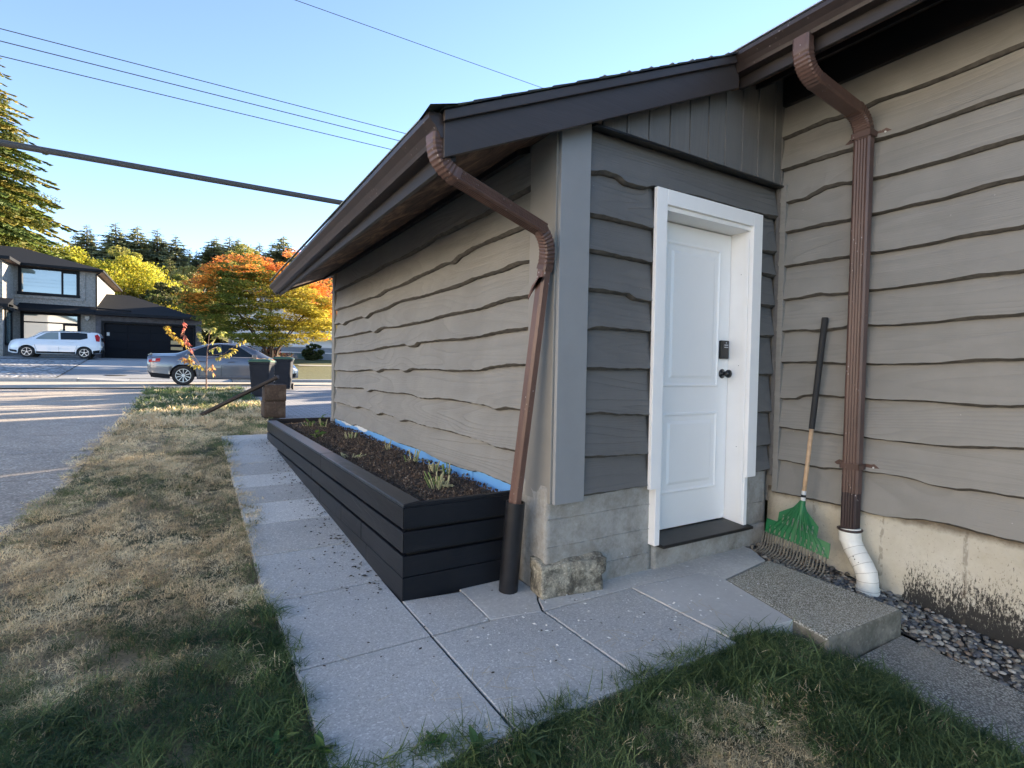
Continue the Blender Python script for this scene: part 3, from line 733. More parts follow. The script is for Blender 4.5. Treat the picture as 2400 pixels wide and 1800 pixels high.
CL=[[(1.0, 2.954), (1.209, 2.944), (1.421, 2.94), (1.663, 2.953), (1.732, 2.944), (1.842, 2.935), (2.019, 2.949), (2.146, 2.945), (2.263, 2.939)],
[(0.992, 2.716), (1.27, 2.711), (1.491, 2.704), (1.685, 2.711), (1.788, 2.703), (2.011, 2.708), (2.116, 2.711), (2.255, 2.712)],
[(0.984, 2.479), (1.262, 2.47), (1.523, 2.47), (1.691, 2.474), (1.795, 2.485), (1.885, 2.501), (1.974, 2.501), (2.045, 2.485), (2.108, 2.465), (2.185, 2.469), (2.288, 2.468)],
[(0.978, 2.27), (1.09, 2.271), (1.187, 2.262), (1.325, 2.252), (1.476, 2.256), (1.791, 2.248), (1.996, 2.254), (2.287, 2.258)],
[(0.969, 2.017), (1.114, 2.016), (1.247, 2.019), (1.391, 2.008), (1.548, 2.008), (1.693, 2.01), (2.296, 2.015)],
[(0.962, 1.789), (1.146, 1.791), (1.283, 1.784), (1.509, 1.778), (1.691, 1.776), (1.902, 1.775), (2.014, 1.788), (2.12, 1.778), (2.29, 1.774)],
[(0.955, 1.567), (1.206, 1.562), (1.348, 1.554), (1.502, 1.551), (1.693, 1.558), (1.798, 1.559), (1.855, 1.548), (1.985, 1.537), (2.135, 1.553), (2.289, 1.547)],
[(0.947, 1.335), (1.099, 1.335), (1.198, 1.327), (1.303, 1.319), (1.415, 1.315), (1.8, 1.314), (1.998, 1.323), (2.127, 1.327), (2.288, 1.325)],
[(0.94, 1.095), (1.123, 1.085), (1.225, 1.091), (1.333, 1.099), (1.7, 1.094), (1.94, 1.099), (2.012, 1.101), (2.076, 1.092), (2.141, 1.069), (2.22, 1.064), (2.288, 1.077)],
[(0.933, 0.877), (1.252, 0.849), (1.4, 0.848), (1.706, 0.849), (2.014, 0.848), (2.145, 0.855), (2.284, 0.86)],
[(0.925, 0.624), (1.013, 0.625), (1.109, 0.626), (1.21, 0.613), (1.317, 0.618), (1.433, 0.637), (1.555, 0.642), (1.703, 0.631), (1.811, 0.626), (1.954, 0.608), (2.049, 0.611), (2.16, 0.622), (2.286, 0.619)],
[(0.917, 0.395), (1.127, 0.401), (1.23, 0.412), (1.339, 0.41), (1.455, 0.39), (1.579, 0.378), (1.703, 0.379), (1.806, 0.388), (1.997, 0.381), (2.117, 0.387), (2.315, 0.379)]]
HX, HY = 1.694, 2.30
house = thing('house', 'near grey house with live edge siding, white side door and dark brown eaves', 'house', (HX, HY, 0))
def smooth_interp(poly, u):
    xs = [p[0] for p in poly]; zs = [p[1] for p in poly]
    if u <= xs[0]: return zs[0]
    if u >= xs[-1]: return zs[-1]
    for i in range(len(xs)-1):
        if u <= xs[i+1]:
            t = (u-xs[i])/(xs[i+1]-xs[i]); t = t*t*(3-2*t) if abs(zs[i+1]-zs[i]) > .012 else t
            return zs[i]+(zs[i+1]-zs[i])*t
def siding_board(lower, upper, u0, u1, plane, sgn, axis, mat, p0=.053, p1=.006, th=.045, lap=.03):
    """one lapped board; axis 'y': wall plane x=plane, proud towards sgn; axis 'x': wall plane y=plane"""
    us = list(np.arange(u0, u1, .03))+[u1]; V = []; F = []
    def P(u, z, o):
        return (plane+sgn*o, u, z) if axis == 'y' else (u, plane+sgn*o, z)
    for u in us:
        zl = smooth_interp(lower, u) if callable(lower) is False else lower(u)
        zu = upper(u)+lap
        zj = .0012*math.sin(u*61)+.0008*math.sin(u*143+1)
        zl += zj
        wn_ = .0115+.0035*math.sin(u*7.3)+.002*math.sin(u*23)
        V += [P(u, zl, p0-th), P(u, zl, p0-.022), P(u, zl+wn_, p0), P(u, zl+(zu-zl)*.5, (p0+p1)/2), P(u, zu, p1)]
    n = 5
    for i in range(len(us)-1):
        for j in range(n-1):
            a, b, c, d = i*n+j, (i+1)*n+j, (i+1)*n+j+1, i*n+j+1
            F.append((a, b, c, d) if (sgn < 0) == (axis == 'x') else (d, c, b, a))
    e = (len(us)-1)*n
    F += [tuple(range(n)), tuple(range(e+n-1, e-1, -1))]
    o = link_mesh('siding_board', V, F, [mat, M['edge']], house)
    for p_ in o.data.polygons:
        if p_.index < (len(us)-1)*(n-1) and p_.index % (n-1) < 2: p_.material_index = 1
    return o
fn = lambda poly: (lambda u: smooth_interp(poly, u))
# wall A (faces -x), plane x=1.70
XA = 1.724
for i, L in enumerate(AL):
    up = (lambda u: 2.62) if i == 0 else fn(AL[i-1])
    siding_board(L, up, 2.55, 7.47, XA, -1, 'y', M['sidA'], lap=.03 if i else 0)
# wall B (faces -y), plane y=2.345
YB = 2.360
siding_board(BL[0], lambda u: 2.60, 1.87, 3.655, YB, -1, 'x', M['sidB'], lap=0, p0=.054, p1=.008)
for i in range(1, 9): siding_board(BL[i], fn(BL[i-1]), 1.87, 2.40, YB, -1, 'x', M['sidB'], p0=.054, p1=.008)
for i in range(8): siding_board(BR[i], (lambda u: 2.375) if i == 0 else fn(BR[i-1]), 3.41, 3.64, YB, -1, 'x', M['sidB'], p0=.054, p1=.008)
# wall C (faces -x), plane x=3.665
XC = 3.684
def extend(L):   # carry the edge on towards and past the camera
    y, z = L[0]; o = L[0][1]
    return [(-3.0, z+.01), (-2.0, z-.012), (-1.2, z+.012), (-.4, z-.01), (.3, z+.008)]+L
CX = [extend(L) for L in CL]
for i, L in enumerate(CX):
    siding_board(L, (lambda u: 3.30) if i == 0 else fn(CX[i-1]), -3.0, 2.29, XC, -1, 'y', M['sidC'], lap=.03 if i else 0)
# sheathing and hidden walls, so that the house is a closed volume
box('wall', M['sidA'], house, XA+.002, 1.82, 2.36, 7.56, -.1, 2.58)
MB().prism([(XA+.004, .10), (3.9, .10), (3.9, 3.45), (XA+.004, 2.50)], 'y', YB+.003, YB+.10).build('wall', M['sidB'], house) if False else None
box('wall', M['sidB'], house, 1.72, 2.49, YB+.003, YB+.12, .5, 2.60)
box('wall', M['sidB'], house, 3.34, 3.75, YB+.003, YB+.12, .5, 2.60)
box('wall', M['sidB'], house, 2.49, 3.34, YB+.003, YB+.12, 2.29, 2.60)
MB().prism([(1.72, 2.60), (3.75, 2.60), (3.75, 3.50), (1.72, 2.62)], 'y', YB+.003, YB+.12).build('wall', M['sidB'], house)
box('wall', M['sidC'], house, XC+.002, 3.80, -7.5, 2.46, .3, 3.45)
box('wall', M['sidA'], house, 1.74, 13.5, 7.50, 7.58, -.1, 2.55)
MB().prism([(1.74, 2.55), (13.5, 2.55), (13.4, 3.1), (8.4, 5.3), (1.9, 2.60)], 'y', 7.50, 7.58).build('wall', M['sidA'], house)
box('wall', M['sidA'], house, 3.70, 13.5, -7.6, -7.5, -.6, 3.2)
MB().prism([(3.70, 3.2), (13.4, 3.1), (8.4, 5.3)], 'y', -7.6, -7.5).build('wall', M['sidA'], house)
box('wall', M['sidA'], house, 13.4, 13.5, -7.5, 7.5, -.6, 3.1)
# corner boards
box('corner_board', M['postB'], house, 1.680, 1.882, 2.296, 2.322, .512, 2.66, bevel=.002)
box('corner_board', M['postA'], house, 1.668, 1.694, 2.323, 2.575, .512, 2.66, bevel=.002)
box('corner_board', M['postA'], house, 1.668, 1.70, 7.47, 7.60, .45, 2.50, bevel=.002)
box('corner_board', M['sidB'], house, 3.645, 3.672, 2.285, 2.325, .50, 2.60, bevel=.002)
box('corner_board', M['sidC'], house, 3.630, 3.664, 2.245, 2.284, .40, 2.60, bevel=.002)
# gable boards above the flashing
gx = [1.890, 1.978, 2.161, 2.335, 2.513, 2.689, 2.864, 3.032, 3.210, 3.382, 3.571, 3.664]
def rk(x): return 2.19+.44*(x-.95)
for a, b in zip(gx[:-1], gx[1:]):
    zb = 2.612; m_ = MB()
    # board with a thin proud batten edge at its right side
    m_.prism([(a+.005, zb), (b-.022, zb), (b-.022, rk(b-.02)+.25), (a+.005, rk(a)+.25)], 'y', 2.298, 2.325)
    m_.build('gable_board', M['gable'], house, bevel=.002)
    MB().prism([(b-.020, zb-.003), (b-.004, zb-.003), (b-.004, rk(b)+.25), (b-.020, rk(b)+.25)], 'y', 2.290, 2.325).build('gable_batten', M['gable'], house)
MB().prism([(1.885, 2.605), (3.67, 2.605), (3.67, 3.45), (1.885, 2.68)], 'y', 2.326, 2.345).build('gable_backing', M['gaskets'], house)
MB().prism([(2.344, 2.612), (2.262, 2.598), (2.262, 2.586), (2.270, 2.586), (2.344, 2.600)], 'x', 1.886, 3.668).build('drip_flashing', M['black'], house)

# foundations
def rough_box(name, mat, parent, x0, x1, y0, y1, z0, z1, seg=.04, amp=.006, sc=9, fn_=None, **k):
    b = bmesh.new(); bmesh.ops.create_cube(b, size=1)
    sx, sy, sz = x1-x0, y1-y0, z1-z0
    for v in b.verts: v.co = Vector((x0+(v.co.x+.5)*sx, y0+(v.co.y+.5)*sy, z0+(v.co.z+.5)*sz))
    for ax, ln in enumerate((sx, sy, sz)):
        cuts = max(1, int(ln/seg))
        for i in range(1, cuts):
            no = [0, 0, 0]; no[ax] = 1; co = [x0, y0, z0]; co[ax] += ln*i/cuts
            bmesh.ops.bisect_plane(b, geom=b.verts[:]+b.edges[:]+b.faces[:], plane_co=co, plane_no=no)
    b.normal_update()
    from mathutils import noise as mn
    for v in b.verts:
        p = v.co.copy(); d = mn.noise(p*sc)*amp+mn.noise(p*sc*3.1)*amp*.5
        v.co += v.normal*d
        if fn_: v.co = fn_(v.co)
    me = bpy.data.meshes.new(name); b.to_mesh(me); b.free()
    og = origin(parent) if parent is not None else Vector((0, 0, 0))
    me.transform(Matrix.Translation(-og)); me.materials.append(mat)
    me.polygons.foreach_set('use_smooth', [True]*len(me.polygons))
    o = bpy.data.objects.new(name, me); COL.objects.link(o)
    if parent is not None: o.parent = parent
    tag(o, k.get('label'), k.get('cat'), k.get('group'), k.get('kind')); return o
# board-formed concrete: lifts stacked, each a little proud or back of the other
rough_box('foundation', M['foundB'], house, 1.668, 2.478, 2.352, 2.62, -.12, .60, .03, .0022, 14)
rough_box('foundation', M['foundB'], house, 3.365, 3.66, 2.352, 2.62, .14, .60, .03, .0022, 14)
rough_box('foundation', M['foundB'], house, 2.482, 3.64, 2.336, 2.62, -.12, .145, .03, .003, 14)
for zr_ in (.108, .262, .418):      # fins of mortar left between the form boards
    ys_ = [1.672+.03*k for k in range(27)]; V = []; 
    for k, xx in enumerate(ys_):
        q = .0035+.002*math.sin(xx*70)+.0015*math.sin(xx*31); zz = zr_+.002*math.sin(xx*9)
        V += [(xx, 2.3535, zz-.007), (xx, 2.3505-q, zz), (xx, 2.3535, zz+.004)]
    F = []
    for k in range(26): F += [(3*k, 3*k+3, 3*k+4, 3*k+1), (3*k+1, 3*k+4, 3*k+5, 3*k+2)]
    link_mesh('form_ridge', V, F, M['foundB'], house)
    if zr_ > .2 and zr_ < .3: link_mesh('form_ridge', [(x+1.70 if x < 1.96 else x+1.70, y, z+.04) for x, y, z in V[:27]], F[:16], M['foundB'], house)
rough_box('foundation', M['foundC'], house, 3.672, 3.80, -7.4, 2.34, -.75, .42, .12, .006)
rough_box('foundation', M['block'], house, 1.735, 1.80, 2.60, 7.56, -.1, .52, .2, .004)

# door, frame, trim, threshold
fr = house
box('door_casing', M['whitetrim'], fr, 2.388, 2.478, 2.284, 2.311, .524, 2.361, bevel=.003)
box('door_casing', M['whitetrim'], fr, 3.332, 3.432, 2.284, 2.311, .516, 2.361, bevel=.003)
box('door_casing', M['whitetrim'], fr, 2.479, 3.331, 2.284, 2.311, 2.268, 2.361, bevel=.003)
box('door_jamb', M['whitetrim'], fr, 2.450, 2.492, 2.298, 2.52, .165, 2.262, bevel=.002)
box('door_jamb', M['whitetrim'], fr, 3.336, 3.372, 2.305, 2.52, .168, 2.262, bevel=.002)
box('door_jamb', M['whitetrim'], fr, 2.493, 3.335, 2.305, 2.52, 2.240, 2.275, bevel=.002)
box('door_stop', M['whitetrim'], fr, 2.493, 2.503, 2.40, 2.448, .19, 2.238)
box('door_stop', M['whitetrim'], fr, 3.326, 3.3355, 2.315, 2.345, .19, 2.238, bevel=.002)
MB().prism([(2.262, .150), (2.262, .166), (2.268, .170), (2.47, .186), (2.47, .150)], 'x', 2.494, 3.392).build('threshold', M['blackmetal'], fr, bevel=.002)
door = box('door', M['white'], house, 2.497, 3.331, 2.462, 2.505, .192, 2.234, bevel=.002, label='white two panel side door with keypad and round knob')
for (x0, x1, z0, z1) in ((2.655, 3.218, 1.145, 2.118), (2.655, 3.222, .425, .975)):
    # moulded panel: raised bead, groove, raised field
    def ring(x0, x1, z0, z1, y): return [(x0, y, z0), (x1, y, z0), (x1, y, z1), (x0, y, z1)]
    offs = [(0, 2.4635), (.006, 2.454), (.016, 2.452), (.024, 2.459), (.032, 2.4605), (.060, 2.4600), (.078, 2.4525), (.082, 2.452)]
    V = []; F = []
    for d, y in offs: V += ring(x0+d, x1-d, z0+d, z1-d, y)
    for i in range(len(offs)-1):
        for j in range(4): F.append((i*4+j, i*4+(j+1) % 4, (i+1)*4+(j+1) % 4, (i+1)*4+j))
    F.append(tuple((len(offs)-1)*4+j for j in range(4)))
    link_mesh('door_panel', V, F, M['white'], door)
kp = box('keypad', M['black'], door, 3.222, 3.306, 2.436, 2.462, 1.348, 1.480, bevel=.006)
for zz in (1.466, 1.450, 1.434):
    for k in range(3 if zz < 1.46 else 1):
        xk = 3.252+k*.014 if zz < 1.46 else 3.266
        box('keypad_button', M['stamp'], kp, xk, xk+.010, 2.4335, 2.4365, zz-.006, zz)
def lathe(mb, prof, c, axis='y', n=20, mi=0, cap=True):
    """prof: (along, radius)"""
    V = []; F = []
    for (a, r) in prof:
        for k in range(n):
            t = 2*math.pi*k/n
            if axis == 'y': V.append((c[0]+r*math.cos(t), c[1]+a, c[2]+r*math.sin(t)))
            elif axis == 'z': V.append((c[0]+r*math.cos(t), c[1]+r*math.sin(t), c[2]+a))
            else: V.append((c[0]+a, c[1]+r*math.cos(t), c[2]+r*math.sin(t)))
    for i in range(len(prof)-1):
        for k in range(n): F.append((i*n+k, i*n+(k+1) % n, (i+1)*n+(k+1) % n, (i+1)*n+k))
    if cap: F += [tuple(range(n)), tuple((len(prof)-1)*n+k for k in range(n))]
    mb.add(V, F, mi)
b_ = MB(); lathe(b_, [(0, .032), (-.006, .034), (-.010, .020), (-.014, .013), (-.035, .013), (-.040, .022), (-.052, .029), (-.066, .028), (-.074, .018), (-.076, .004)], (3.262, 2.462, 1.242)); b_.build('door_knob', M['black'], door, smooth=True)
for (x, z) in ((3.3355, 1.945), (3.3355, 1.30), (3.3355, .72)): box('screw_hole', M['gaskets'], house, x-.0012, x-.0002, 2.375, 2.379, z, z+.004)

# roof: shingle courses, sheathing, rake boards, fascia, gutters, soffit
def rz(x): return 2.385+.44*(x-.96)
YR0, YR1 = 2.165, 7.78
roof = MB(); roof.add([(.98, YR0+.02, rz(.98)-.02), (2.98, YR0+.02, rz(2.98)-.02), (2.98, -7.9, rz(2.98)-.02), (8.4, -7.9, rz(8.4)-.02), (8.4, YR1, rz(8.4)-.02), (.98, YR1, rz(.98)-.02)], [(0, 1, 2, 3, 4, 5)])
roof.quad((8.4, -7.9, rz(8.4)-.02), (14.0, -7.9, rz(2.8)-.02), (14.0, YR1, rz(2.8)-.02), (8.4, YR1, rz(8.4)-.02))
rf = roof.build('roof', M['shingle'], house)
x = .935; i = 0
while x < 8.3:
    x1 = x+.145; y0 = YR0-.012-rnd.uniform(0, .012) if x < 2.93 else -7.9
    MB().add([(x, y0, rz(x)+.000), (x, YR1, rz(x)+.000), (x1+.05, YR1, rz(x1+.05)+.002), (x1+.05, y0, rz(x1+.05)+.002),
              (x, y0, rz(x)+.012), (x, YR1, rz(x)+.012), (x1+.05, YR1, rz(x1+.05)+.006), (x1+.05, y0, rz(x1+.05)+.006)],
             [(0, 1, 2, 3), (4, 7, 6, 5), (0, 4, 5, 1), (0, 3, 7, 4), (1, 5, 6, 2), (2, 6, 7, 3)]).build('shingle_course', M['shingle'] if i % 3 else M['moss'], rf)
    x = x1; i += 1
def rake_board(z0, z1, y0, y1, x0, x1, nm='rake_board', mat=None):
    # z offsets below the roof plane
    return MB().prism([(x0, rz(x0)+z0), (x1, rz(x1)+z0), (x1, rz(x1)+z1), (x0, rz(x0)+z1)], 'y', y0, y1).build(nm, mat or M['rake'], house, bevel=.003)
rake_board(-.205, -.040, YR0+.02, YR0+.05, .955, 2.985)
rake_board(-.050, -.003, YR0-.005, YR0+.019, .945, 2.93)
rake_board(-.19, -.02, YR1-.04, YR1-.01, .96, 2.985)
# soffit sheets (sloping with the rafters)
def soff(x0, x1, y0, y1, d=-.165, nm='soffit'):
    MB().prism([(x0, rz(x0)+d), (x1, rz(x1)+d), (x1, rz(x1)+d+.012), (x0, rz(x0)+d+.012)], 'y', y0, y1).build(nm, M['soffit'], house)
for a, b in ((2.22, 4.0), (4.006, 5.9), (5.906, 7.735)): soff(1.03, 1.70, a, b)
for a, b in ((.0, 2.30), (-2.4, -.006), (-7.8, -2.406)): soff(3.06, 3.68, a, b, -.19)
soff(1.66, 3.70, 2.216, 2.296, -.165)
box('frieze_board', M['fascia'], house, 3.625, 3.664, -7.5, 2.285, 3.165, 3.36)
MB().prism([(3.30, rz(3.30)-.225), (3.38, rz(3.38)-.225), (3.38, rz(3.38)-.19), (3.30, rz(3.30)-.19)], 'y', -7.5, 2.28).build('soffit_batten', M['fascia'], house)
MB().prism([(1.58, rz(1.58)-.20), (1.66, rz(1.66)-.20), (1.66, rz(1.66)-.165), (1.58, rz(1.58)-.165)], 'y', 2.58, 7.73).build('soffit_batten', M['fascia'], house)
box('fascia', M['fascia'], house, 1.005, 1.028, YR0+.055, YR1-.045, 2.185, 2.385, bevel=.002)
box('fascia', M['fascia'], house, 3.030, 3.055, -7.8, YR0+.05, 3.085, 3.29, bevel=.002)
# K-style gutters
def gutter(xb, zt, y0, y1, dz1=0, nm='gutter', w_=.118, h=.105):
    prof = [(xb, zt), (xb, zt-h), (xb-.062, zt-h), (xb-.070, zt-h+.018), (xb-.088, zt-h+.045), (xb-w_, zt-.030), (xb-w_, zt-.006), (xb-w_+.010, zt-.002), (xb-w_+.010, zt-.008), (xb-w_+.004, zt-.012),
            (xb-w_+.006, zt-.030), (xb-.084, zt-h+.048), (xb-.066, zt-h+.022), (xb-.060, zt-h+.004), (xb-.004, zt-h+.004), (xb-.004, zt)]
    n = len(prof); V = [(x, y0, z) for x, z in prof]+[(x, y1, z+dz1) for x, z in prof]
    F = [(i, (i+1) % n, n+(i+1) % n, n+i) for i in range(n)]
    g = link_mesh(nm, V, F, M['gutter'], house)
    for yy, dz in ((y0, 0), (y1, dz1)):   # end caps
        MB().prism([(x, z+dz) for x, z in prof[:8]], 'y', yy-.001, yy+.001).build('gutter_end', M['gutter'], g)
    return g
gA = gutter(1.004, 2.372, YR0+.03, YR1-.03, -.05)
gC = gutter(3.028, 3.262, -7.8, YR0+.04, 0)
# bare metal drip edge along gutter C
box('drip_edge', simple('bare metal drip edge', (.55, .55, .55), .4, .6), house, 2.905, 2.925, -7.8, YR0+.03, 3.266, 3.272)
box('drip_edge', simple('moss stained drip edge', (.25, .27, .24), .6, .2), house, .885, .905, YR0+.03, YR1-.03, 2.373, 2.379)
# soft verge flap at the corner
MB().add([(.86, 2.12, 2.36), (1.0, 2.13, 2.405), (1.0, 2.3, 2.405), (.88, 2.3, 2.37)], [(0, 1, 2, 3)]).build('roofing_felt', M['moss'], house)

# downspouts: fluted rectangular tube, crimped elbows
def flute_section(w_, d, groove=.003, k=4):
    pts = []
    def side(a, b, horizontal):
        n = 2*k+1; L = []
        for i in range(n):
            t = (i+.5)/n; g = groove if i % 2 else 0; L.append((a[0]+(b[0]-a[0])*t, a[1]+(b[1]-a[1])*t, g))
        return L
    c = [(-w_/2, -d/2), (w_/2, -d/2), (w_/2, d/2), (-w_/2, d/2)]
    nn = [(0, 1), (-1, 0), (0, -1), (1, 0)]
    for s_ in range(4):
        a, b = c[s_], c[(s_+1) % 4]; e = .12
        a2 = (a[0]+(b[0]-a[0])*e, a[1]+(b[1]-a[1])*e); b2 = (a[0]+(b[0]-a[0])*(1-e), a[1]+(b[1]-a[1])*(1-e))
        pts.append(a2)
        for (px, py, g) in side(a2, b2, True): pts.append((px+nn[s_][0]*g, py+nn[s_][1]*g))
        pts.append(b2)
    return pts
def rrect(w_, d, r=.12):
    c = [(-w_/2, -d/2), (w_/2, -d/2), (w_/2, d/2), (-w_/2, d/2)]; pts = []
    for s_ in range(4):
        a, b = c[s_], c[(s_+1) % 4]
        pts += [(a[0]+(b[0]-a[0])*r, a[1]+(b[1]-a[1])*r), (a[0]+(b[0]-a[0])*(1-r), a[1]+(b[1]-a[1])*(1-r))]
    return pts
def bez(p0, p1, p2, n=16):
    P = [Vector(p) for p in (p0, p1, p2)]
    return [tuple(P[0]*(1-t)**2+P[1]*2*t*(1-t)+P[2]*t*t) for t in [i/n for i in range(n+1)]]
def elbow(p0, p1, p2, w_, d, mat, parent, up, n=22):
    path_ = bez(p0, p1, p2, n); sc = [1.0 if (i % 2 == 0 or i < 3 or i > n-3) else .93 for i in range(n+1)]
    return MB().sweep(path_, rrect(w_, d), 0, sc, up=up).build('elbow', mat, parent)
def bracket(c, w_, mat, parent, yaw=0, axis='y', facing=-1, plane=None, d=.06):
    """strap round the pipe with two pointed ears on the wall"""
    x, y, z = c; m_ = MB(); h = .018
    for s_ in (-1, 1):
        o = s_*w_/2
        pts = [(o, -h), (o+s_*.035, -h), (o+s_*.052, -h*1.25), (o+s_*.082, 0), (o+s_*.052, h*1.25), (o+s_*.035, h), (o, h)]
        if s_ < 0: pts = pts[::-1]
        if axis == 'y': m_.prism([(y+a, z+b) for a, b in pts], 'x', plane-.004, plane)
        else: m_.prism([(x+a, z+b) for a, b in pts], 'y', plane-.004, plane)
    if axis == 'y':
        m_.box(x-d/2-.006, x-d/2-.001, y-w_/2-.004, y+w_/2+.004, z-h, z+h)
        for s_ in (-1, 1): m_.box(x-d/2-.006, plane, y+s_*(w_/2+.001), y+s_*(w_/2+.005), z-h, z+h)
    b = m_.build('bracket', mat, parent)
    bb = MB(); lathe(bb, [(0, .006), (-.004, .005)], (plane-.004, y-w_/2-.048, z), 'x', 8); bb.build('bolt', M['bolt'], b)
    return b
# downspout at the long right wall
dC = MB().sweep([(3.59, 1.722, .50), (3.59, 1.722, .9), (3.592, 1.722, 1.6), (3.592, 1.722, 2.735)], flute_section(.062, .098), up=(1, 0, 0)).build('downspout', M['dsC'], house, label='straight red brown downspout on the long right wall')
MB().sweep([(3.588, 1.722, .27), (3.588, 1.722, .50)], flute_section(.069, .092), up=(1, 0, 0)).build('sleeve', M['dsDark'], dC)
elbow((3.592, 1.722, 2.72), (3.592, 1.725, 2.855), (3.47, 1.732, 2.880), .068, .102, M['dsC'], dC, (1, 0, 0))
MB().sweep([(3.48, 1.731, 2.878), (3.10, 1.758, 2.955)], rrect(.062, .098), up=(0, 0, 1)).build('offset_pipe', M['dsC'], dC)
elbow((3.12, 1.757, 2.950), (2.985, 1.765, 2.975), (2.975, 1.766, 3.10), .066, .10, M['dsC'], dC, (0, 0, 1))
MB().sweep([(2.975, 1.766, 3.09), (2.975, 1.766, 3.165)], rrect(.062, .096), up=(1, 0, 0)).build('outlet', M['dsC'], dC)
bracket((3.59, 1.722, 2.745), .104, M['dsC'], dC, plane=3.640, d=.066)
bracket((3.59, 1.722, .672), .104, M['dsC'], dC, plane=3.640, d=.070)


# downspout at the near corner, leaning into the black ground pipe
dA = MB().sweep([(1.540, 2.494, .43), (1.622, 2.352, 1.80)], rrect(.054, .076, .2), up=(1, 0, 0)).build('downspout', M['dsA'], house, label='leaning worn copper brown downspout at the house corner')
elbow((1.6215, 2.354, 1.78), (1.640, 2.315, 1.915), (1.545, 2.30, 1.985), .062, .084, M['dsC'], dA, (1, 0, 0))
MB().sweep([(1.565, 2.301, 1.978), (1.02, 2.252, 2.140)], flute_section(.060, .085), up=(0, 0, 1)).build('offset_pipe', M['dsC'], dA)
elbow((1.05, 2.254, 2.130), (.925, 2.245, 2.170), (.940, 2.245, 2.29), .064, .088, M['dsC'], dA, (0, 0, 1))
MB().prism([(2.30, 1.735), (2.345, 1.735), (2.40, 1.70), (2.43, 1.655), (2.44, 1.63), (2.41, 1.66), (2.37, 1.695), (2.30, 1.765)], 'x', 1.574, 1.580).build('bracket', metal_brown('rusty strap', (.16, .075, .05), .4), dA)

# ------------------------------------------------------------------ things along the house
def lathe_path(name, mat, parent, pts, r, **k): return MB().tube(pts, r, 24).build(name, mat, parent, smooth=True, **k)
def hollow(mb, c0, c1, r, t=.006, n=28):
    P0, P1 = Vector(c0), Vector(c1); ax = (P1-P0).normalized(); a = ax.orthogonal().normalized(); b = ax.cross(a)
    prof = [(P0, r), (P1, r), (P1, r-t), (P1-ax*.25, r-t)]; V = []; F = []
    for p, q in prof:
        for k in range(n):
            th = 2*math.pi*k/n; V.append(p+a*(q*math.cos(th))+b*(q*math.sin(th)))
    for i in range(3):
        for k in range(n): F.append((i*n+k, i*n+(k+1) % n, (i+1)*n+(k+1) % n, (i+1)*n+k))
    mb.add(V, F)
b_ = MB(); hollow(b_, (1.522, 2.505, .002), (1.548, 2.485, .505), .054, .006)
o = b_.build('ground_pipe', M['abs'], None, label='black plastic stand pipe holding the corner downspout', cat='pipe')
e_ = o.modifiers.new('edge', 'EDGE_SPLIT'); o.data.polygons.foreach_set('use_smooth', [True]*len(o.data.polygons))
pv = thing('drain_pipe', 'white S shaped drain pipe under the right brown downspout', 'drain pipe', (3.55, 1.58, -.1))
def pvc_seg(p0, p1, r, nm='pipe_section'):
    return lathe_path(nm, M['pvc'], pv, [p0, p1], r)
S_ = [(3.585, 1.722, .262), (3.583, 1.716, .205), (3.575, 1.688, .155), (3.562, 1.655, .115), (3.550, 1.622, .075), (3.543, 1.598, .035), (3.540, 1.588, -.01), (3.540, 1.586, -.06), (3.540, 1.586, -.15)]
rr_ = [.062, .0585, .0585, .0585, .0585, .0585, .0585, .064, .0605]
for i in range(len(S_)-1):
    e0_ = Vector(S_[i])-(Vector(S_[i+1])-Vector(S_[i])).normalized()*.012; e1_ = Vector(S_[i+1])+(Vector(S_[i+1])-Vector(S_[i])).normalized()*.012
    MB().tube([e0_, e1_], [rr_[i]*(1-.001*i), rr_[i]*(.995-.001*i)], 28).build('pipe_section', M['pvc'], pv, smooth=False)
    if i: 
        t = (Vector(S_[i+1])-Vector(S_[i-1])).normalized()*.0011
        MB().tube([Vector(S_[i])-t, Vector(S_[i])+t], rr_[i]*1.012, 28).build('joint_line', M['pvcline'], pv)
for k in range(9):
    i = rnd.choice([1, 2, 3, 4]); p = Vector(S_[i]).lerp(Vector(S_[i+1]), rnd.random()); d = Vector((-.85, rnd.uniform(-.9, .1), .2)).normalized()*.0585
    MB().tube([p+d*.98, p+d*1.015], .0035, 6).build('dirt_fleck', M['gaskets'], pv)
b_ = MB(); lathe(b_, [(0, .066), (.006, .072), (.012, .072), (.018, .05), (.02, .04)], (3.586, 1.722, .258), 'z', 24); b_.build('rim_collar', M['dsDark'], dC)
# old concrete block at the foot of the corner
def blkfn(p):
    return p
ob = rough_box('concrete_block', M['block'], None, 0, .385, 0, .145, 0, .19, .018, .009, 13, lambda p: Vector((p.x+(.03 if p.z > .1 and p.x > .3 else 0)*1, p.y+p.z*.10, p.z*(.92 if p.y < .04 else 1))), label='pitted old concrete block at the foot of the house corner', cat='concrete block')
ob.location = (1.622, 2.315, -.004); ob.rotation_euler = (0, 0, rad(-8.5))

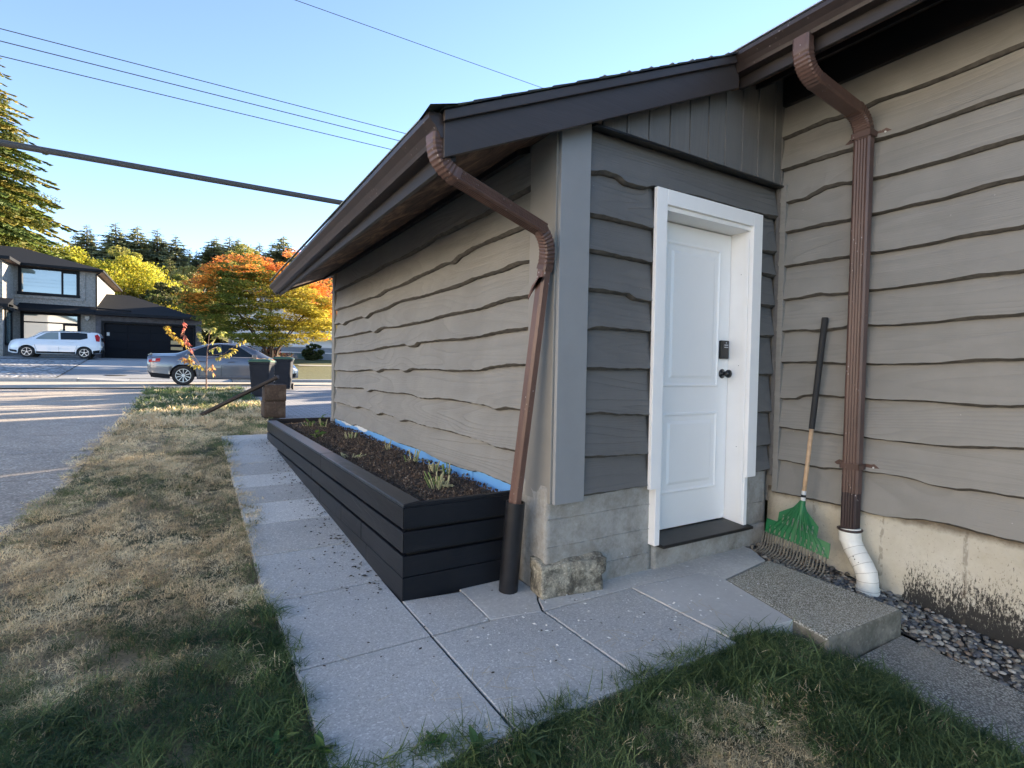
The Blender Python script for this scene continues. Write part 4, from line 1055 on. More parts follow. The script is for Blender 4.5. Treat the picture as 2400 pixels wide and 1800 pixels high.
# planter
pl = thing('planter_box', 'long black timber planter box against the house wall', 'planter', (.96, 2.66, 0))
def px_(y): return .960+(.853-.960)*(y-2.66)/(7.60-2.66)
def pboard(y0, y1, z0, z1, th=.038, out=0.0, nm='board', mat=None, bev=.0035):
    a, b = px_(y0)-out, px_(y1)-out; z0b = z0; m_ = MB()
    m_.add([(a, y0, z0), (a+th, y0+(th if abs(y0-2.66) < .01 else 0), z0), (b+th, y1, z0), (b, y1, z0), (a, y0, z1), (a+th, y0+(th if abs(y0-2.66) < .01 else 0), z1), (b+th, y1, z1), (b, y1, z1)],
           [(0,3,2,1),(4,5,6,7),(0,1,5,4),(1,2,6,5),(2,3,7,6),(3,0,4,7)])
    return m_.build(nm, mat or M['planter'], pl, bevel=bev)
for (z0, z1), seams in (((.385, .497), [4.56]), ((.255, .367), [4.91, 6.36]), ((.125, .235), [3.41, 3.9, 4.575]), ((-.02, .121), [3.3, 5.0])):
    ys = [2.66]+seams+[7.60]
    for a, b in zip(ys[:-1], ys[1:]): pboard(a+(.0015 if a > 2.7 else 0), b-.0015, z0, z1, out=rnd.uniform(0, .002))
for (z0, z1) in ((.385, .497), (.255, .367), (.125, .235), (-.02, .121)):
    MB().add([(.962, 2.6605, z0), (1.655, 2.6605, z0), (1.655, 2.70, z0), (1.0, 2.70, z0), (.962, 2.6605, z1), (1.655, 2.6605, z1), (1.655, 2.70, z1), (1.0, 2.70, z1)],
             [(0,3,2,1),(4,5,6,7),(0,1,5,4),(1,2,6,5),(2,3,7,6),(3,0,4,7)]).build('end_board', M['planterx'], pl, bevel=.0035)
MB().add([(1.0, 2.70, .0), (1.66, 2.70, .0), (1.66, 2.715, .0), (1.0, 2.715, .0), (1.0, 2.70, .49), (1.66, 2.70, .49), (1.66, 2.715, .49), (1.0, 2.715, .49)],
         [(0,3,2,1),(4,5,6,7),(0,1,5,4),(1,2,6,5),(2,3,7,6),(3,0,4,7)]).build('lining', M['gaskets'], pl)
MB().add([(px_(2.71)+.040, 2.71, .0), (px_(7.6)+.040, 7.6, .0), (px_(7.6)+.052, 7.6, .0), (px_(2.71)+.052, 2.71, .0), (px_(2.71)+.040, 2.71, .485), (px_(7.6)+.040, 7.6, .485), (px_(7.6)+.052, 7.6, .485), (px_(2.71)+.052, 2.71, .485)],
         [(0,3,2,1),(4,5,6,7),(0,1,5,4),(1,2,6,5),(2,3,7,6),(3,0,4,7)]).build('lining', M['gaskets'], pl)
for a, b in ((2.66, 4.557), (4.563, 7.61)):
    m_ = MB(); xa, xb = px_(a), px_(b); c = 2.66
    inner = a+(.045 if a < 3 else 0)
    m_.add([(xa-.002, a, .498), (xa+.112, inner, .498), (xb+.112, b, .498), (xb-.002, b, .498), (xa-.002, a, .518), (xa+.112, inner, .518), (xb+.112, b, .518), (xb-.002, b, .518)],
           [(0,3,2,1),(4,5,6,7),(0,1,5,4),(1,2,6,5),(2,3,7,6),(3,0,4,7)])
    m_.build('cap_board', M['plantercap'], pl, bevel=.005)
MB().add([(.964, 2.659, .498), (1.66, 2.659, .498), (1.66, 2.703, .498), (1.076, 2.703, .498), (.964, 2.659, .517), (1.66, 2.659, .517), (1.66, 2.703, .517), (1.076, 2.703, .517)],
         [(0,3,2,1),(4,5,6,7),(0,1,5,4),(1,2,6,5),(2,3,7,6),(3,0,4,7)]).build('cap_board', M['planterx'], pl, bevel=.004)
box('end_board', M['rail'], pl, .87, 1.66, 7.605, 7.64, .28, .535, bevel=.004)
def soil():
    from mathutils import noise as mn
    V = []; nx, ny = 40, 260
    for j in range(ny+1):
        y = 2.695+(7.60-2.695)*j/ny
        for i in range(nx+1):
            x = (px_(y)+.045)+(1.70-px_(y)-.045)*i/nx
            p = Vector((x, y, 0))
            z = .472+.022*mn.noise(p*2.2)+.014*mn.noise(p*9)+.011*mn.noise(p*26)+.007*mn.noise(p*60)
            z += .012*math.exp(-((x-1.35)/.18)**2); z -= .03*max(0, (x-1.58)/.1)
            V.append((x, y, z))
    F = [(j*(nx+1)+i, j*(nx+1)+i+1, (j+1)*(nx+1)+i+1, (j+1)*(nx+1)+i) for j in range(ny) for i in range(nx)]
    link_mesh('soil', V, F, M['soil'], pl, smooth=True)
    # crumbs and bark bits
    V = []; F = []; k = 0
    for i in range(5200):
        y = rnd.uniform(2.72, 7.5); x = rnd.uniform(px_(y)+.12, 1.68); s = rnd.uniform(.003, .010)*(1 if rnd.random() < .85 else 1.8)
        p = Vector((x, y, 0)); z = .480+.022*mn.noise(p*2.2)+.014*mn.noise(p*9)+.010*mn.noise(p*26)+.012*math.exp(-((x-1.35)/.18)**2)
        R = Euler((rnd.uniform(0, 6), rnd.uniform(0, 6), rnd.uniform(0, 6))).to_matrix()
        q = [R@Vector(v) for v in ((s*1.6, 0, 0), (0, s, 0), (-s*1.3, 0, 0), (0, -s, 0), (0, 0, s*.7), (0, 0, -s*.7))]
        V += [(v.x+x, v.y+y, v.z+z) for v in q]; F += [tuple(a+k for a in f) for f in ((0,1,4),(1,2,4),(2,3,4),(3,0,4),(1,0,5),(2,1,5),(3,2,5),(0,3,5))]; k += 6
    link_mesh('soil_crumb', V, F, M['soilbits'], pl, kind='stuff')
n_ = NM('soil crumbs and bark', .95); v_ = n_.noise(n_.co(), 75, 2)
n_.color(n_.ramp(v_, [(.3, (.03, .019, .012)), (.5, (.09, .058, .038)), (.62, (.18, .13, .09)), (.74, (.42, .36, .27))])); M['soilbits'] = n_.m
soil()
def strip_yz(name, mat, x, lo, hi, y0, y1, parent):
    ys = list(np.arange(y0, y1, .04))+[y1]; V = []
    for y in ys: V += [(x, y, lo(y)), (x, y, hi(y))]
    return link_mesh(name, V, [(2*i, 2*i+2, 2*i+3, 2*i+1) for i in range(len(ys)-1)], mat, parent)
strip_yz('blue_membrane', M['blue'], 1.700, lambda y: .38, lambda y: smooth_interp(AL[8], y)+.012, 2.70, 4.0, house).modifiers
strip_yz('blue_membrane', M['blue'], 1.6935, lambda y: .38, lambda y: .545+.012*math.sin(y*5)-.01*math.exp(-((y-3.55)/.25)**2), 3.30, 7.47, house)
strip_yz('house_wrap', M['whitewrap'], 1.690, lambda y: .515+.014*math.sin(y*9)+.006*math.sin(y*31), lambda y: .556, 5.9, 7.35, house)
# stubs of cut back plants
def stub_clump(x, y, n, h, lean, label, leafy=0, zz=.475, col=0):
    root = thing('cut_plant', label, 'plant', (x, y, zz), 'cut back perennials in the planter')
    m_ = MB()
    for i in range(n):
        a = rnd.uniform(0, 6.28); r = rnd.uniform(.0, .055); hh = h*rnd.uniform(.5, 1.15); l_ = lean*rnd.uniform(.3, 1.2)
        p0 = Vector((x+r*math.cos(a), y+r*math.sin(a), zz-.01)); p1 = p0+Vector((math.cos(a)*l_*hh, math.sin(a)*l_*hh, hh))
        MB().tube([p0, p1], rnd.uniform(.0035, .0065), 6).build('stem', M['strawstub'] if rnd.random() < .75 else M['stubgreen'], root)
    for i in range(n//2):
        a = rnd.uniform(0, 6.28); l_ = rnd.uniform(.05, .13)
        p0 = Vector((x, y, zz+.012)); MB().tube([p0+Vector((math.cos(a)*.03, math.sin(a)*.03, 0)), p0+Vector((math.cos(a)*l_, math.sin(a)*l_, rnd.uniform(-.012, .02)))], .0022, 4).build('dry_stalk', M['strawstub'], root)
    for i in range(leafy):
        a = rnd.uniform(0, 6.28); L_ = rnd.uniform(.05, .085)
        c = (.16*rnd.uniform(.7, 1.2), .24*rnd.uniform(.8, 1.2), .05)
        place_leaves('leaf', M['leaf'], [((x+rnd.uniform(-.04, .04), y+rnd.uniform(-.04, .04), zz+rnd.uniform(.0, h)), a, rnd.uniform(.1, .9), rnd.uniform(-.5, .5), L_, L_*.6, c)], root)
M['stubgreen'] = simple('green cut stems', (.16, .22, .06), .7, var=.2, scale=30)
stub_clump(1.351, 3.114, 22, .085, .55, 'largest clump of cut straw stems at the near end of the planter', zz=.485)
stub_clump(1.546, 3.611, 11, .08, .6, 'second clump of cut stems close to the blue strip')
stub_clump(1.60, 3.50, 5, .09, .3, 'short upright green stubs touching the blue strip end')
stub_clump(1.542, 4.079, 8, .10, .5, 'brown stubs with one tall cut stem, third from the near end')
stub_clump(1.165, 4.505, 12, .04, 1.8, 'flattened dry clump in the middle of the planter')
stub_clump(1.56, 4.795, 5, .12, .25, 'two thin upright stubs near a seam of the blue strip')
stub_clump(1.457, 5.738, 12, .10, .3, 'upright pale green stubs in the far half of the planter')
stub_clump(1.16, 5.95, 3, .05, .8, 'low leafy seedling near the planter outer board', leafy=9)
stub_clump(1.273, 7.037, 6, .08, .6, 'leafy green regrowth at the far left planter end', leafy=10)
stub_clump(1.412, 6.886, 6, .13, .4, 'tallest bright green regrowth at the far planter end', leafy=12)

# garden rake leaning on the long wall
rk_ = thing('garden_rake', 'green plastic garden rake with black grip leaning on the wall', 'rake', (3.45, 2.0, 0))
ht, hb = Vector((3.615, 1.935, 1.628)), Vector((3.50, 1.985, .33))
at = lambda t: ht.lerp(hb, t)
MB().tube([at(.57), hb], .0135, 12).build('handle', M['handle'], rk_, smooth=True)
MB().tube([ht, ht+(hb-ht)*.004, at(.574)], [.019, .020, .0185], 14).build('grip', M['foam'], rk_)
MB().tube([at(.895), at(.945)], .0142, 12).build('sticker', M['bolt'], rk_)
MB().tube([at(.915), at(.928)], .0146, 12).build('sticker_print', M['gaskets'], rk_)
def rp(u, v, o=0):
    """head plane: u across (-1..1), v from 0 at the socket to 1 at the tine roots, o outward"""
    top = Vector((3.515, 1.990, .40)); bot = Vector((3.475, 1.995, .118)); c = top.lerp(bot, v)
    c += Vector((-.02*abs(u), -.217*u, -.028*u-.012*u*u))
    return c+Vector((-.03*(1-u*u)*v-o, 0, 0))
def plate(name, pts, th=.004):
    a = [rp(u, v, 0) for u, v in pts]; b = [rp(u, v, th) for u, v in pts]; n = len(pts)
    return MB().add(a+b, [tuple(range(n)), tuple(range(2*n-1, n-1, -1))]+[(i, n+i, n+(i+1) % n, (i+1) % n) for i in range(n)]).build(name, M['green'], rk_)
MB().tube([at(.945), at(1.02)], [.017, .021], 14).build('socket', M['green'], rk_)
for i in range(11):   # ribs fanning from the socket
    u = -1+2*i/10; v1 = .98
    MB().tube([rp(u*.06, .05, .006), rp(u*.45, .5, .012), rp(u*.98, v1, .006)], .0035, 6).build('rib', M['green'], rk_)
def band(v0, v1, u0, u1, n=10, th=.003):
    m_ = MB()
    for i in range(n):
        a, b = u0+(u1-u0)*i/n, u0+(u1-u0)*(i+1)/n
        m_.add([rp(a, v0), rp(b, v0), rp(b, v1), rp(a, v1), rp(a, v0, th), rp(b, v0, th), rp(b, v1, th), rp(a, v1, th)], [(3,2,1,0),(4,5,6,7),(0,1,5,4),(2,3,7,6),(1,2,6,5),(3,0,4,7)])
    return m_.build('web', M['green'], rk_)
band(.955, 1.0, -1, 1, 16); band(.66, .70, -1, 1, 16); band(.70, .74, -1, 1, 16); band(.42, .46, -.62, .62, 10); plate('hub_plate', [(-.07, .02), (.07, .02), (.20, .20), (.62, .425), (-.62, .425), (-.20, .20)], .003)
for i in range(12):
    u = -.92+1.84*i/11; band(.74, .80, u-.085, u+.085, 1); band(.78, .955, u-.052, u+.052, 1)
for i in range(8):
    u = -.54+1.08*i/7; band(.45, .66, u-.052, u+.052, 1)
for s_ in (-1, 1): band(.66, 1.0, s_*1.0, s_*.93, 1); band(.42, .70, s_*.62, s_*.56, 1)
for i in range(21):
    u = -.98+1.96*i/20; p = rp(u, .97, .003); L_ = .135
    pts = []
    for k in range(9):
        t = k/8; pts.append(p+Vector((-.020*math.sin(t*2.2)+(-.055*max(0, t-.55)**1.3/.35 if t > .55 else 0), .022*t*t+.01, -L_*math.sin(t*1.45)/math.sin(1.45))))
    MB().sweep(pts, [(-.0042, -.003), (.0042, -.003), (.0042, .003), (-.0042, .003)], up=(0, 1, 0)).build('tine', M['tine'], rk_)

# retaining blocks and the fallen handrail
def bb_(z0, z1, label, rot, dx):
    r = rough_box('retaining_block', M['brownblock'], None, 0, .335, 0, .33, 0, z1-z0-.004, .05, .003, 8, None, label=label, cat='block', group='brown retaining blocks stacked at the lawn corner')
    r.location = (1.055+dx, 9.78, z0); r.rotation_euler = (0, 0, rad(rot))
bb_(.342, .635, 'lower brown concrete block of the pair past the planter', 4, .0)
bb_(.636, .925, 'upper brown concrete block with pale top, rail resting on it', 2, .004)
MB().sweep([(.13, 10.45, .375), (1.255, 9.72, 1.055)], rrect(.065, .08, .2), up=(0, 0, 1)).build('handrail', M['rail'], None, label='dark brown timber rail leaning from the lawn onto the block pair', cat='rail', bevel=.006)

# ------------------------------------------------------------------ wheelie bins
def bin_(x, y, z, rot, label):
    r = thing('wheelie_bin', label, 'bin', (0, 0, 0), 'wheelie bins at the end of the paver drive')
    W0, D0, W1, D1, h = .40, .44, .50, .56, .93
    def ringz(z_, wd, dp, r_=.05):
        pts = []
        for cx_, cy_, a0 in ((wd/2-r_, dp/2-r_, 0), (-wd/2+r_, dp/2-r_, 90), (-wd/2+r_, -dp/2+r_, 180), (wd/2-r_, -dp/2+r_, 270)):
            for k in range(4):
                a = rad(a0+30*k); pts.append((cx_+r_*math.cos(a), cy_+r_*math.sin(a), z_))
        return pts
    V = []; F = []; lv = [(.03, W0, D0), (.25, W0+.02, D0+.03), (.26, W0+.028, D0+.038), (.70, W0+.07, D0+.09), (.72, W0+.078, D0+.10), (h-.06, W1-.01, D1-.01), (h-.055, W1+.02, D1+.02), (h, W1+.02, D1+.02)]
    for z_, a, b in lv: V += ringz(z_, a, b)
    for i in range(len(lv)-1):
        for k in range(16): F.append((i*16+k, i*16+(k+1) % 16, (i+1)*16+(k+1) % 16, (i+1)*16+k))
    F += [tuple(range(15, -1, -1))]
    link_mesh('body', V, F, M['bin'], r, smooth=False)
    V = []; F = []
    for z_, a, b in ((h+.002, W1+.05, D1+.06), (h+.03, W1+.055, D1+.065), (h+.065, W1-.02, D1-.02), (h+.08, W1-.18, D1-.2)): V += ringz(z_, a, b, .06)
    for i in range(3):
        for k in range(16): F.append((i*16+k, i*16+(k+1) % 16, (i+1)*16+(k+1) % 16, (i+1)*16+k))
    F += [tuple(range(48, 64)), tuple(range(15, -1, -1))]
    lid = link_mesh('lid', V, F, M['binlid'], r)
    MB().tube([(-.2, D1/2+.05, h-.02), (.2, D1/2+.05, h-.02)], .016, 8).build('handle', M['bin'], r)
    for s_ in (-1, 1):
        wl = MB(); lathe(wl, [(-.025, .03), (-.025, .10), (.025, .10), (.025, .03)], (s_*.235, D0/2-.01, .10), 'x', 18); wl.build('wheel', M['tyre'], r)
        MB().box(s_*.24-.012, s_*.24+.012, D1/2-.01, D1/2+.05, h-.05, h+.01).build('hinge', M['bin'], r)
    st = MB()
    for k in range(6): st.box(-.105+k*.02, -.105+k*.02+.013, -D1/2+.012, -D1/2+.018, .79, .815)
    st.build('stamped_number', M['stamp'], r)
    for k in range(22):
        a, b = rnd.uniform(-.2, .24), rnd.uniform(-.22, .26); c = rnd.choice([(.62, .36, .22), (.60, .42, .12), (.55, .30, .2), (.68, .55, .34)])
        place_leaves('fallen_leaf', M['leaf'], [((a, b, h+.085-.25*max(0, abs(a)-.16)), rnd.uniform(0, 6.28), rnd.uniform(-.3, .5), rnd.uniform(-.5, .5), .085, .045, c)], lid)
    r.location = (x, y, z); r.rotation_euler = (0, 0, rad(rot)); return r
bin_(1.55, 14.9, G(0, 14.9)-.06, -22, 'nearer dark wheelie bin with leaf littered green lid')
bin_(2.40, 17.4, G(0, 17.4), -16, 'farther wheelie bin standing behind on the pavers')

# ------------------------------------------------------------------ sapling on the lawn
sap = thing('sapling', 'young cherry sapling with yellow and pink leaves on the lawn', 'tree', (.35, 17.2, .50))
SB = Vector((.35, 17.2, .50))
def spt(rx, rz_): return Vector((rx*17.2, 17.2, CAMZ+rz_*17.2))
trunk_p = [SB, spt(.0205, -.005), spt(.0215, .02), spt(.024, .046), spt(.0262, .060)]
MB().tube(trunk_p, [.022, .017, .012, .008, .004], 7).build('trunk', M['twig'], sap)
brs = [([.0205, -.015], [.004, .012], [-.010, .045], [-.0115, .072], 'pink', 34, .6), ([.004, .012], [-.012, .036], [-.027, .046], [-.034, .060], 'yellow', 60, .8), ([.020, -.012], [.000, .008], [-.010, .006], [-.013, .012], 'peach', 34, .7),
       ([.0215, .010], [.036, .012], [.052, .018], [.062, .028], 'gold', 40, .7), ([.0215, .015], [.045, .018], [.066, .036], [.079, .044], 'goldfew', 12, .35), ([.022, .030], [.034, .044], [.041, .052], [.046, .056], 'green', 34, .8),
       ([.022, .03], [.014, .04], [.010, .048], [.006, .054], 'green', 26, .8), ([.024, .046], [.0262, .058], [.029, .061], [.032, .060], 'green', 34, .8), ([.021, -.01], [.026, -.004], [.029, .002], [.03, -.014], 'peach', 10, .3), ([.021, .02], [.028, .026], [.036, .030], [.040, .026], 'green', 26, .8), ([.021, -.012], [.010, -.002], [.0, .0], [-.004, .016], 'gold', 34, .8)]
pal = {'pink': [(.62, .20, .15), (.70, .32, .20), (.55, .16, .13)], 'yellow': [(.66, .46, .08), (.60, .40, .07)], 'peach': [(.68, .34, .18), (.66, .46, .16)], 'gold': [(.58, .46, .10), (.48, .44, .12)], 'goldfew': [(.62, .48, .12)], 'green': [(.44, .44, .14), (.56, .50, .16), (.34, .38, .12)]}
for a, b, c, d, p, n, dens in brs:
    P = [spt(*a), spt(*b), spt(*c), spt(*d)]
    for q in P[1:]: q.y += rnd.uniform(-.15, .15)
    P[0].y = 17.2
    br = MB().tube(P, [.009, .007, .005, .003], 5).build('branch', M['twig'], sap)
    sp = []
    for i in range(n):
        t = rnd.uniform(max(0, 1-dens), 1)*3; k = min(2, int(t)); q = P[k].lerp(P[k+1], t-k)
        cc = np.array(rnd.choice(pal[p]))*rnd.uniform(.75, 1.15)
        sp.append((tuple(q), rnd.uniform(0, 6.28), rnd.uniform(-1.3, .3), rnd.uniform(-.6, .6), rnd.uniform(.09, .14), .055, tuple(cc)))
    place_leaves('leaf_cluster', M['leaf'], sp, br, kind='stuff')

# ------------------------------------------------------------------ cars
def smoothcurve(xs, pts):
    X = np.array([p[0] for p in pts]); Y = np.array([p[1] for p in pts]); m = np.zeros(len(X))
    d = np.diff(Y)/np.diff(X)
    m[1:-1] = [0 if a*b <= 0 else 2*a*b/(a+b) for a, b in zip(d[:-1], d[1:])]; m[0] = d[0]; m[-1] = d[-1]
    out = []
    for x in xs:
        i = min(len(X)-2, max(0, int(np.searchsorted(X, x)-1))); h = X[i+1]-X[i]; t = (x-X[i])/h
        out.append((2*t**3-3*t**2+1)*Y[i]+(t**3-2*t**2+t)*h*m[i]+(-2*t**3+3*t**2)*Y[i+1]+(t**3-t**2)*h*m[i+1])
    return np.array(out)
def car(name, label, L, top, belt, bottom, halfw, roofw, wheels, wr, paint, windows, glassmat, lower=None):
    """x from 0 (rear) to L (front); builds centred on y=0, near side is y<0"""
    root = thing(name, label, 'car', (0, 0, 0))
    xs = np.unique(np.concatenate([np.linspace(0, L, 90), [w_+s*wr*1.18 for w_ in wheels for s in (-1, 1)]]))
    T = smoothcurve(xs, top); B = smoothcurve(xs, belt); Bo = smoothcurve(xs, bottom); Wd = smoothcurve(xs, halfw); RW = smoothcurve(xs, roofw)
    V = []; F = []; nsec = 13
    def sec(i):
        x, t, b, bo, w_, rw = xs[i], T[i], B[i], Bo[i], Wd[i], RW[i]
        b = min(b, t-.01); arch = bo
        for wx in wheels:
            d = abs(x-wx)
            if d < wr*1.17: arch = max(arch, wr+math.sqrt(max(0, (wr*1.17)**2-d*d)))
        zs = [(0, t), (rw*.55, t-.006), (rw*.85, t-.02), (rw, t-.05 if t-b > .12 else t-(t-b)*.5), (w_*.955, b+.0), (w_*.99, b-.05), (w_*.995, (b+bo)/2+.08), (w_, (b+bo)/2-.05), (w_*.985, bo+.16), (w_*.99, bo+.10), (w_*.97, bo+.02), (w_*.90, bo)]
        out = []
        for k, (yy, zz) in enumerate(zs):
            if k >= 5 and zz < arch: zz = arch
            if k == 11: yy = w_*.7 if arch > bo+.02 else yy; 
            out.append((yy, zz))
        out.append((0, max(bo, arch)))
        return out
    for i in range(len(xs)):
        for (yy, zz) in sec(i): V.append((xs[i], -yy, zz))
        for (yy, zz) in sec(i): V.append((xs[i], yy, zz))
    n = nsec
    for i in range(len(xs)-1):
        for j in range(n-1):
            a = i*2*n+j; b = (i+1)*2*n+j
            F.append((a, b, b+1, a+1)); F.append((a+n, a+n+1, b+n+1, b+n))
    e = (len(xs)-1)*2*n
    F.append(tuple(range(n))+tuple(range(2*n-1, n-1, -1))); F.append(tuple(e+k for k in range(n-1, -1, -1))+tuple(e+k for k in range(n, 2*n)))
    body = link_mesh('body', V, F, paint, root, smooth=True)
    body.modifiers.new('weld', 'WELD').merge_threshold = .0005
    es = body.modifiers.new('edge', 'EDGE_SPLIT'); es.split_angle = rad(38)
    def side_y(x, z, off=.006):
        b = float(np.interp(x, xs, B)); t = float(np.interp(x, xs, T))-.05; w_ = float(np.interp(x, xs, Wd)); rw = float(np.interp(x, xs, RW))
        if z > b:
            k = min(1, (z-b)/max(.02, t-b)); return -(w_*.955+(rw-w_*.955)*k)-off
        return -(w_*.955+(w_-w_*.955)*min(1, (b-z)/.12))-off
    def panel(nm, poly, mat, off=.006, parent=root, both=True, grid=6):
        # subdivide polygon edges, fan from the centre
        pts = []
        for (a, b) in zip(poly, poly[1:]+poly[:1]):
            for k in range(grid): t = k/grid; pts.append((a[0]+(b[0]-a[0])*t, a[1]+(b[1]-a[1])*t))
        cx_ = sum(p[0] for p in pts)/len(pts); cz_ = sum(p[1] for p in pts)/len(pts)
        V = [(cx_, side_y(cx_, cz_, off), cz_)]; rings = (.5, 1.0); n = len(pts); F = []
        for r_ in rings:
            for p in pts:
                x_, z_ = cx_+(p[0]-cx_)*r_, cz_+(p[1]-cz_)*r_; V.append((x_, side_y(x_, z_, off), z_))
        for k in range(n): F.append((0, 1+k, 1+(k+1) % n)); F.append((1+k, 1+n+k, 1+n+(k+1) % n, 1+(k+1) % n))
        o = link_mesh(nm, V, F, mat, parent, smooth=True)
        if both:
            V2 = [(a, -b, c) for a, b, c in V]; link_mesh(nm, V2, [f[::-1] for f in F], mat, parent, smooth=True)
        return o
    for poly, gm in windows: panel('window', poly, gm or glassmat)
    for wx in wheels:
        for s_ in (-1, 1):
            w_ = float(np.interp(wx, xs, Wd)); yc = s_*(w_-.115)
            wh = MB(); lathe(wh, [(-.080, wr*.66), (-.10, wr*.68), (-.105, wr*.9), (-.085, wr), (.085, wr), (.105, wr*.9), (.10, wr*.68), (.080, wr*.66)], (wx, yc, wr), 'y', 32)
            wo = wh.build('wheel', M['tyre'], root)
            rm = MB(); so = s_
            lathe(rm, [(so*.088, wr*.70), (so*.100, wr*.69), (so*.100, wr*.64), (so*.082, wr*.62)], (wx, yc, wr), 'y', 32, cap=False)
            rm.build('rim', M['alloy'], wo)
            dk = MB(); lathe(dk, [(so*.05, wr*.66), (so*.052, .001)], (wx, yc, wr), 'y', 24); dk.build('brake_shadow', M['rimdark'], wo)
            nsp = car.spokes; sk = MB()
            for k in range(nsp):
                a0 = 2*math.pi*k/nsp+.3; ww = car.spokew
                def pr(r_, a, yo): return (wx+r_*math.cos(a), yc+so*yo, wr+r_*math.sin(a))
                r0, r1 = wr*.12, wr*.655
                vs = [pr(r0, a0-ww*2.2, .088), pr(r0, a0+ww*2.2, .088), pr(r1, a0+ww, .096), pr(r1, a0-ww, .096), pr(r0, a0-ww*2.2, .06), pr(r0, a0+ww*2.2, .06), pr(r1, a0+ww, .06), pr(r1, a0-ww, .06)]
                sk.add(vs, [(0,1,2,3),(7,6,5,4),(0,4,5,1),(1,5,6,2),(2,6,7,3),(3,7,4,0)])
            sk.build('spokes', M['alloy'], wo)
            hb_ = MB(); lathe(hb_, [(so*.08, wr*.15), (so*.098, wr*.14), (so*.10, .01)], (wx, yc, wr), 'y', 12); hb_.build('hub', M['alloy'], wo)
            ar = MB(); lathe(ar, [(-so*.02, wr*1.15), (so*.11, wr*1.16), (so*.11, wr*1.10), (-so*.02, wr*1.08)], (wx, yc, wr), 'y', 32)
    box('underbody', M['rimdark'], root, .35, L-.35, -halfw[2][1]*.78, halfw[2][1]*.78, bottom[1][1]+.02, bottom[1][1]+.42)
    return root, panel, side_y
car.spokes, car.spokew = 10, .075
WIN = None
sedan, pn, sy = car('sedan', 'metallic blue grey sedan parked along the near kerb behind the sapling', 4.56,
    [(0, .96), (.04, 1.03), (.35, 1.05), (.75, 1.07), (1.25, 1.27), (1.75, 1.42), (2.25, 1.465), (2.75, 1.42), (3.2, 1.25), (3.62, 1.02), (4.1, .90), (4.42, .78), (4.56, .60)],
    [(0, .90), (.5, .955), (1.5, .955), (3.3, .93), (3.8, .88), (4.56, .56)],
    [(0, .42), (.15, .26), (.6, .22), (2.2, .20), (4.0, .20), (4.56, .26)],
    [(0, .74), (.12, .83), (.6, .885), (2.2, .895), (3.8, .88), (4.3, .80), (4.56, .62)],
    [(0, .60), (.5, .66), (1.2, .62), (2.2, .60), (3.0, .62), (3.6, .68), (4.56, .5)], [.98, 3.62], .325, M['cargrey'], [], M['carglass'])
pn('window', [(1.12, 1.00), (2.02, .985), (2.00, 1.375), (1.72, 1.345), (1.36, 1.19)], M['carglass'])
pn('window', [(2.10, .985), (3.12, .975), (3.00, 1.06), (2.62, 1.33), (2.30, 1.375), (2.08, 1.38)], M['carglass'])
pn('window_surround', [(1.00, .985), (1.07, .985), (1.36, 1.215), (1.75, 1.375), (2.1, 1.41), (2.35, 1.405), (2.65, 1.355), (3.06, 1.08), (3.20, .96), (3.28, .955), (3.08, 1.11), (2.68, 1.385), (2.3, 1.432), (1.75, 1.40), (1.32, 1.235)], M['chrome'], .004, grid=1) if False else None
def trim_line(root, side_fn, pts, mat, r=.011, nm='window_strip', off=.010):
    for s_ in (1, -1):
        P = [(x, s_*side_fn(x, z, off), z) for x, z in pts]; MB().tube(P, r, 5).build(nm, mat, root)
trim_line(sedan, sy, [(1.02, .985), (1.22, 1.13), (1.42, 1.235), (1.72, 1.365), (2.05, 1.405), (2.32, 1.402), (2.63, 1.355), (2.9, 1.17), (3.18, .975)], M['chrome'])
trim_line(sedan, sy, [(1.02, .978), (1.6, .966), (2.4, .962), (3.18, .966)], M['chrome'], .008)
trim_line(sedan, sy, [(2.055, .99), (2.045, 1.39)], M['black'], .03, 'pillar', .004)
for pts in ([(2.06, .96), (2.075, .6), (2.07, .28)], [(1.26, .96), (1.30, .78), (1.42, .52), (1.44, .30)], [(3.12, .95), (3.20, .7), (3.18, .30)]): trim_line(sedan, sy, pts, M['gaskets'], .004, 'door_gap', .002)
trim_line(sedan, sy, [(1.45, .30), (2.3, .285), (3.15, .29)], M['chrome'], .012, 'sill_strip')
for xh in (1.42, 2.28): trim_line(sedan, sy, [(xh, .80), (xh+.2, .80)], M['cargrey'], .014, 'door_handle', .018)
pn('tail_lamp', [(.035, .74), (.34, .77), (.36, .87), (.20, .90), (.045, .88)], M['lampred'], .008)
pn('reverse_lamp', [(.13, .79), (.22, .79), (.23, .86), (.14, .86)], M['lampclear'], .012)
pn('head_lamp', [(3.92, .66), (4.28, .62), (4.30, .74), (3.98, .80)], M['lampclear'], .008)
pn('lower_bumper', [(.10, .27), (.62, .24), (.60, .36), (.06, .42)], M['trimblack'], .006)
pn('lower_bumper', [(4.05, .26), (4.45, .30), (4.50, .44), (4.05, .38)], M['trimblack'], .006)
pn('fuel_flap', [(.80, .80), (.96, .80), (.96, .90), (.80, .90)], M['cargrey'], .005)
MB().prism([(.0, .985), (.10, 1.045), (.12, 1.03), (.02, .97)], 'y', -.6, .6).build('boot_lip', M['cargrey'], sedan)
for s_ in (-1, 1): MB().box(3.0, 3.16, s_*.90-.09, s_*.90+.09, .97, 1.07).build('mirror', M['cargrey'], sedan, bevel=.02)
sedan.location = (-1.22, 21.25, .548)
car.spokes, car.spokew = 5, .10
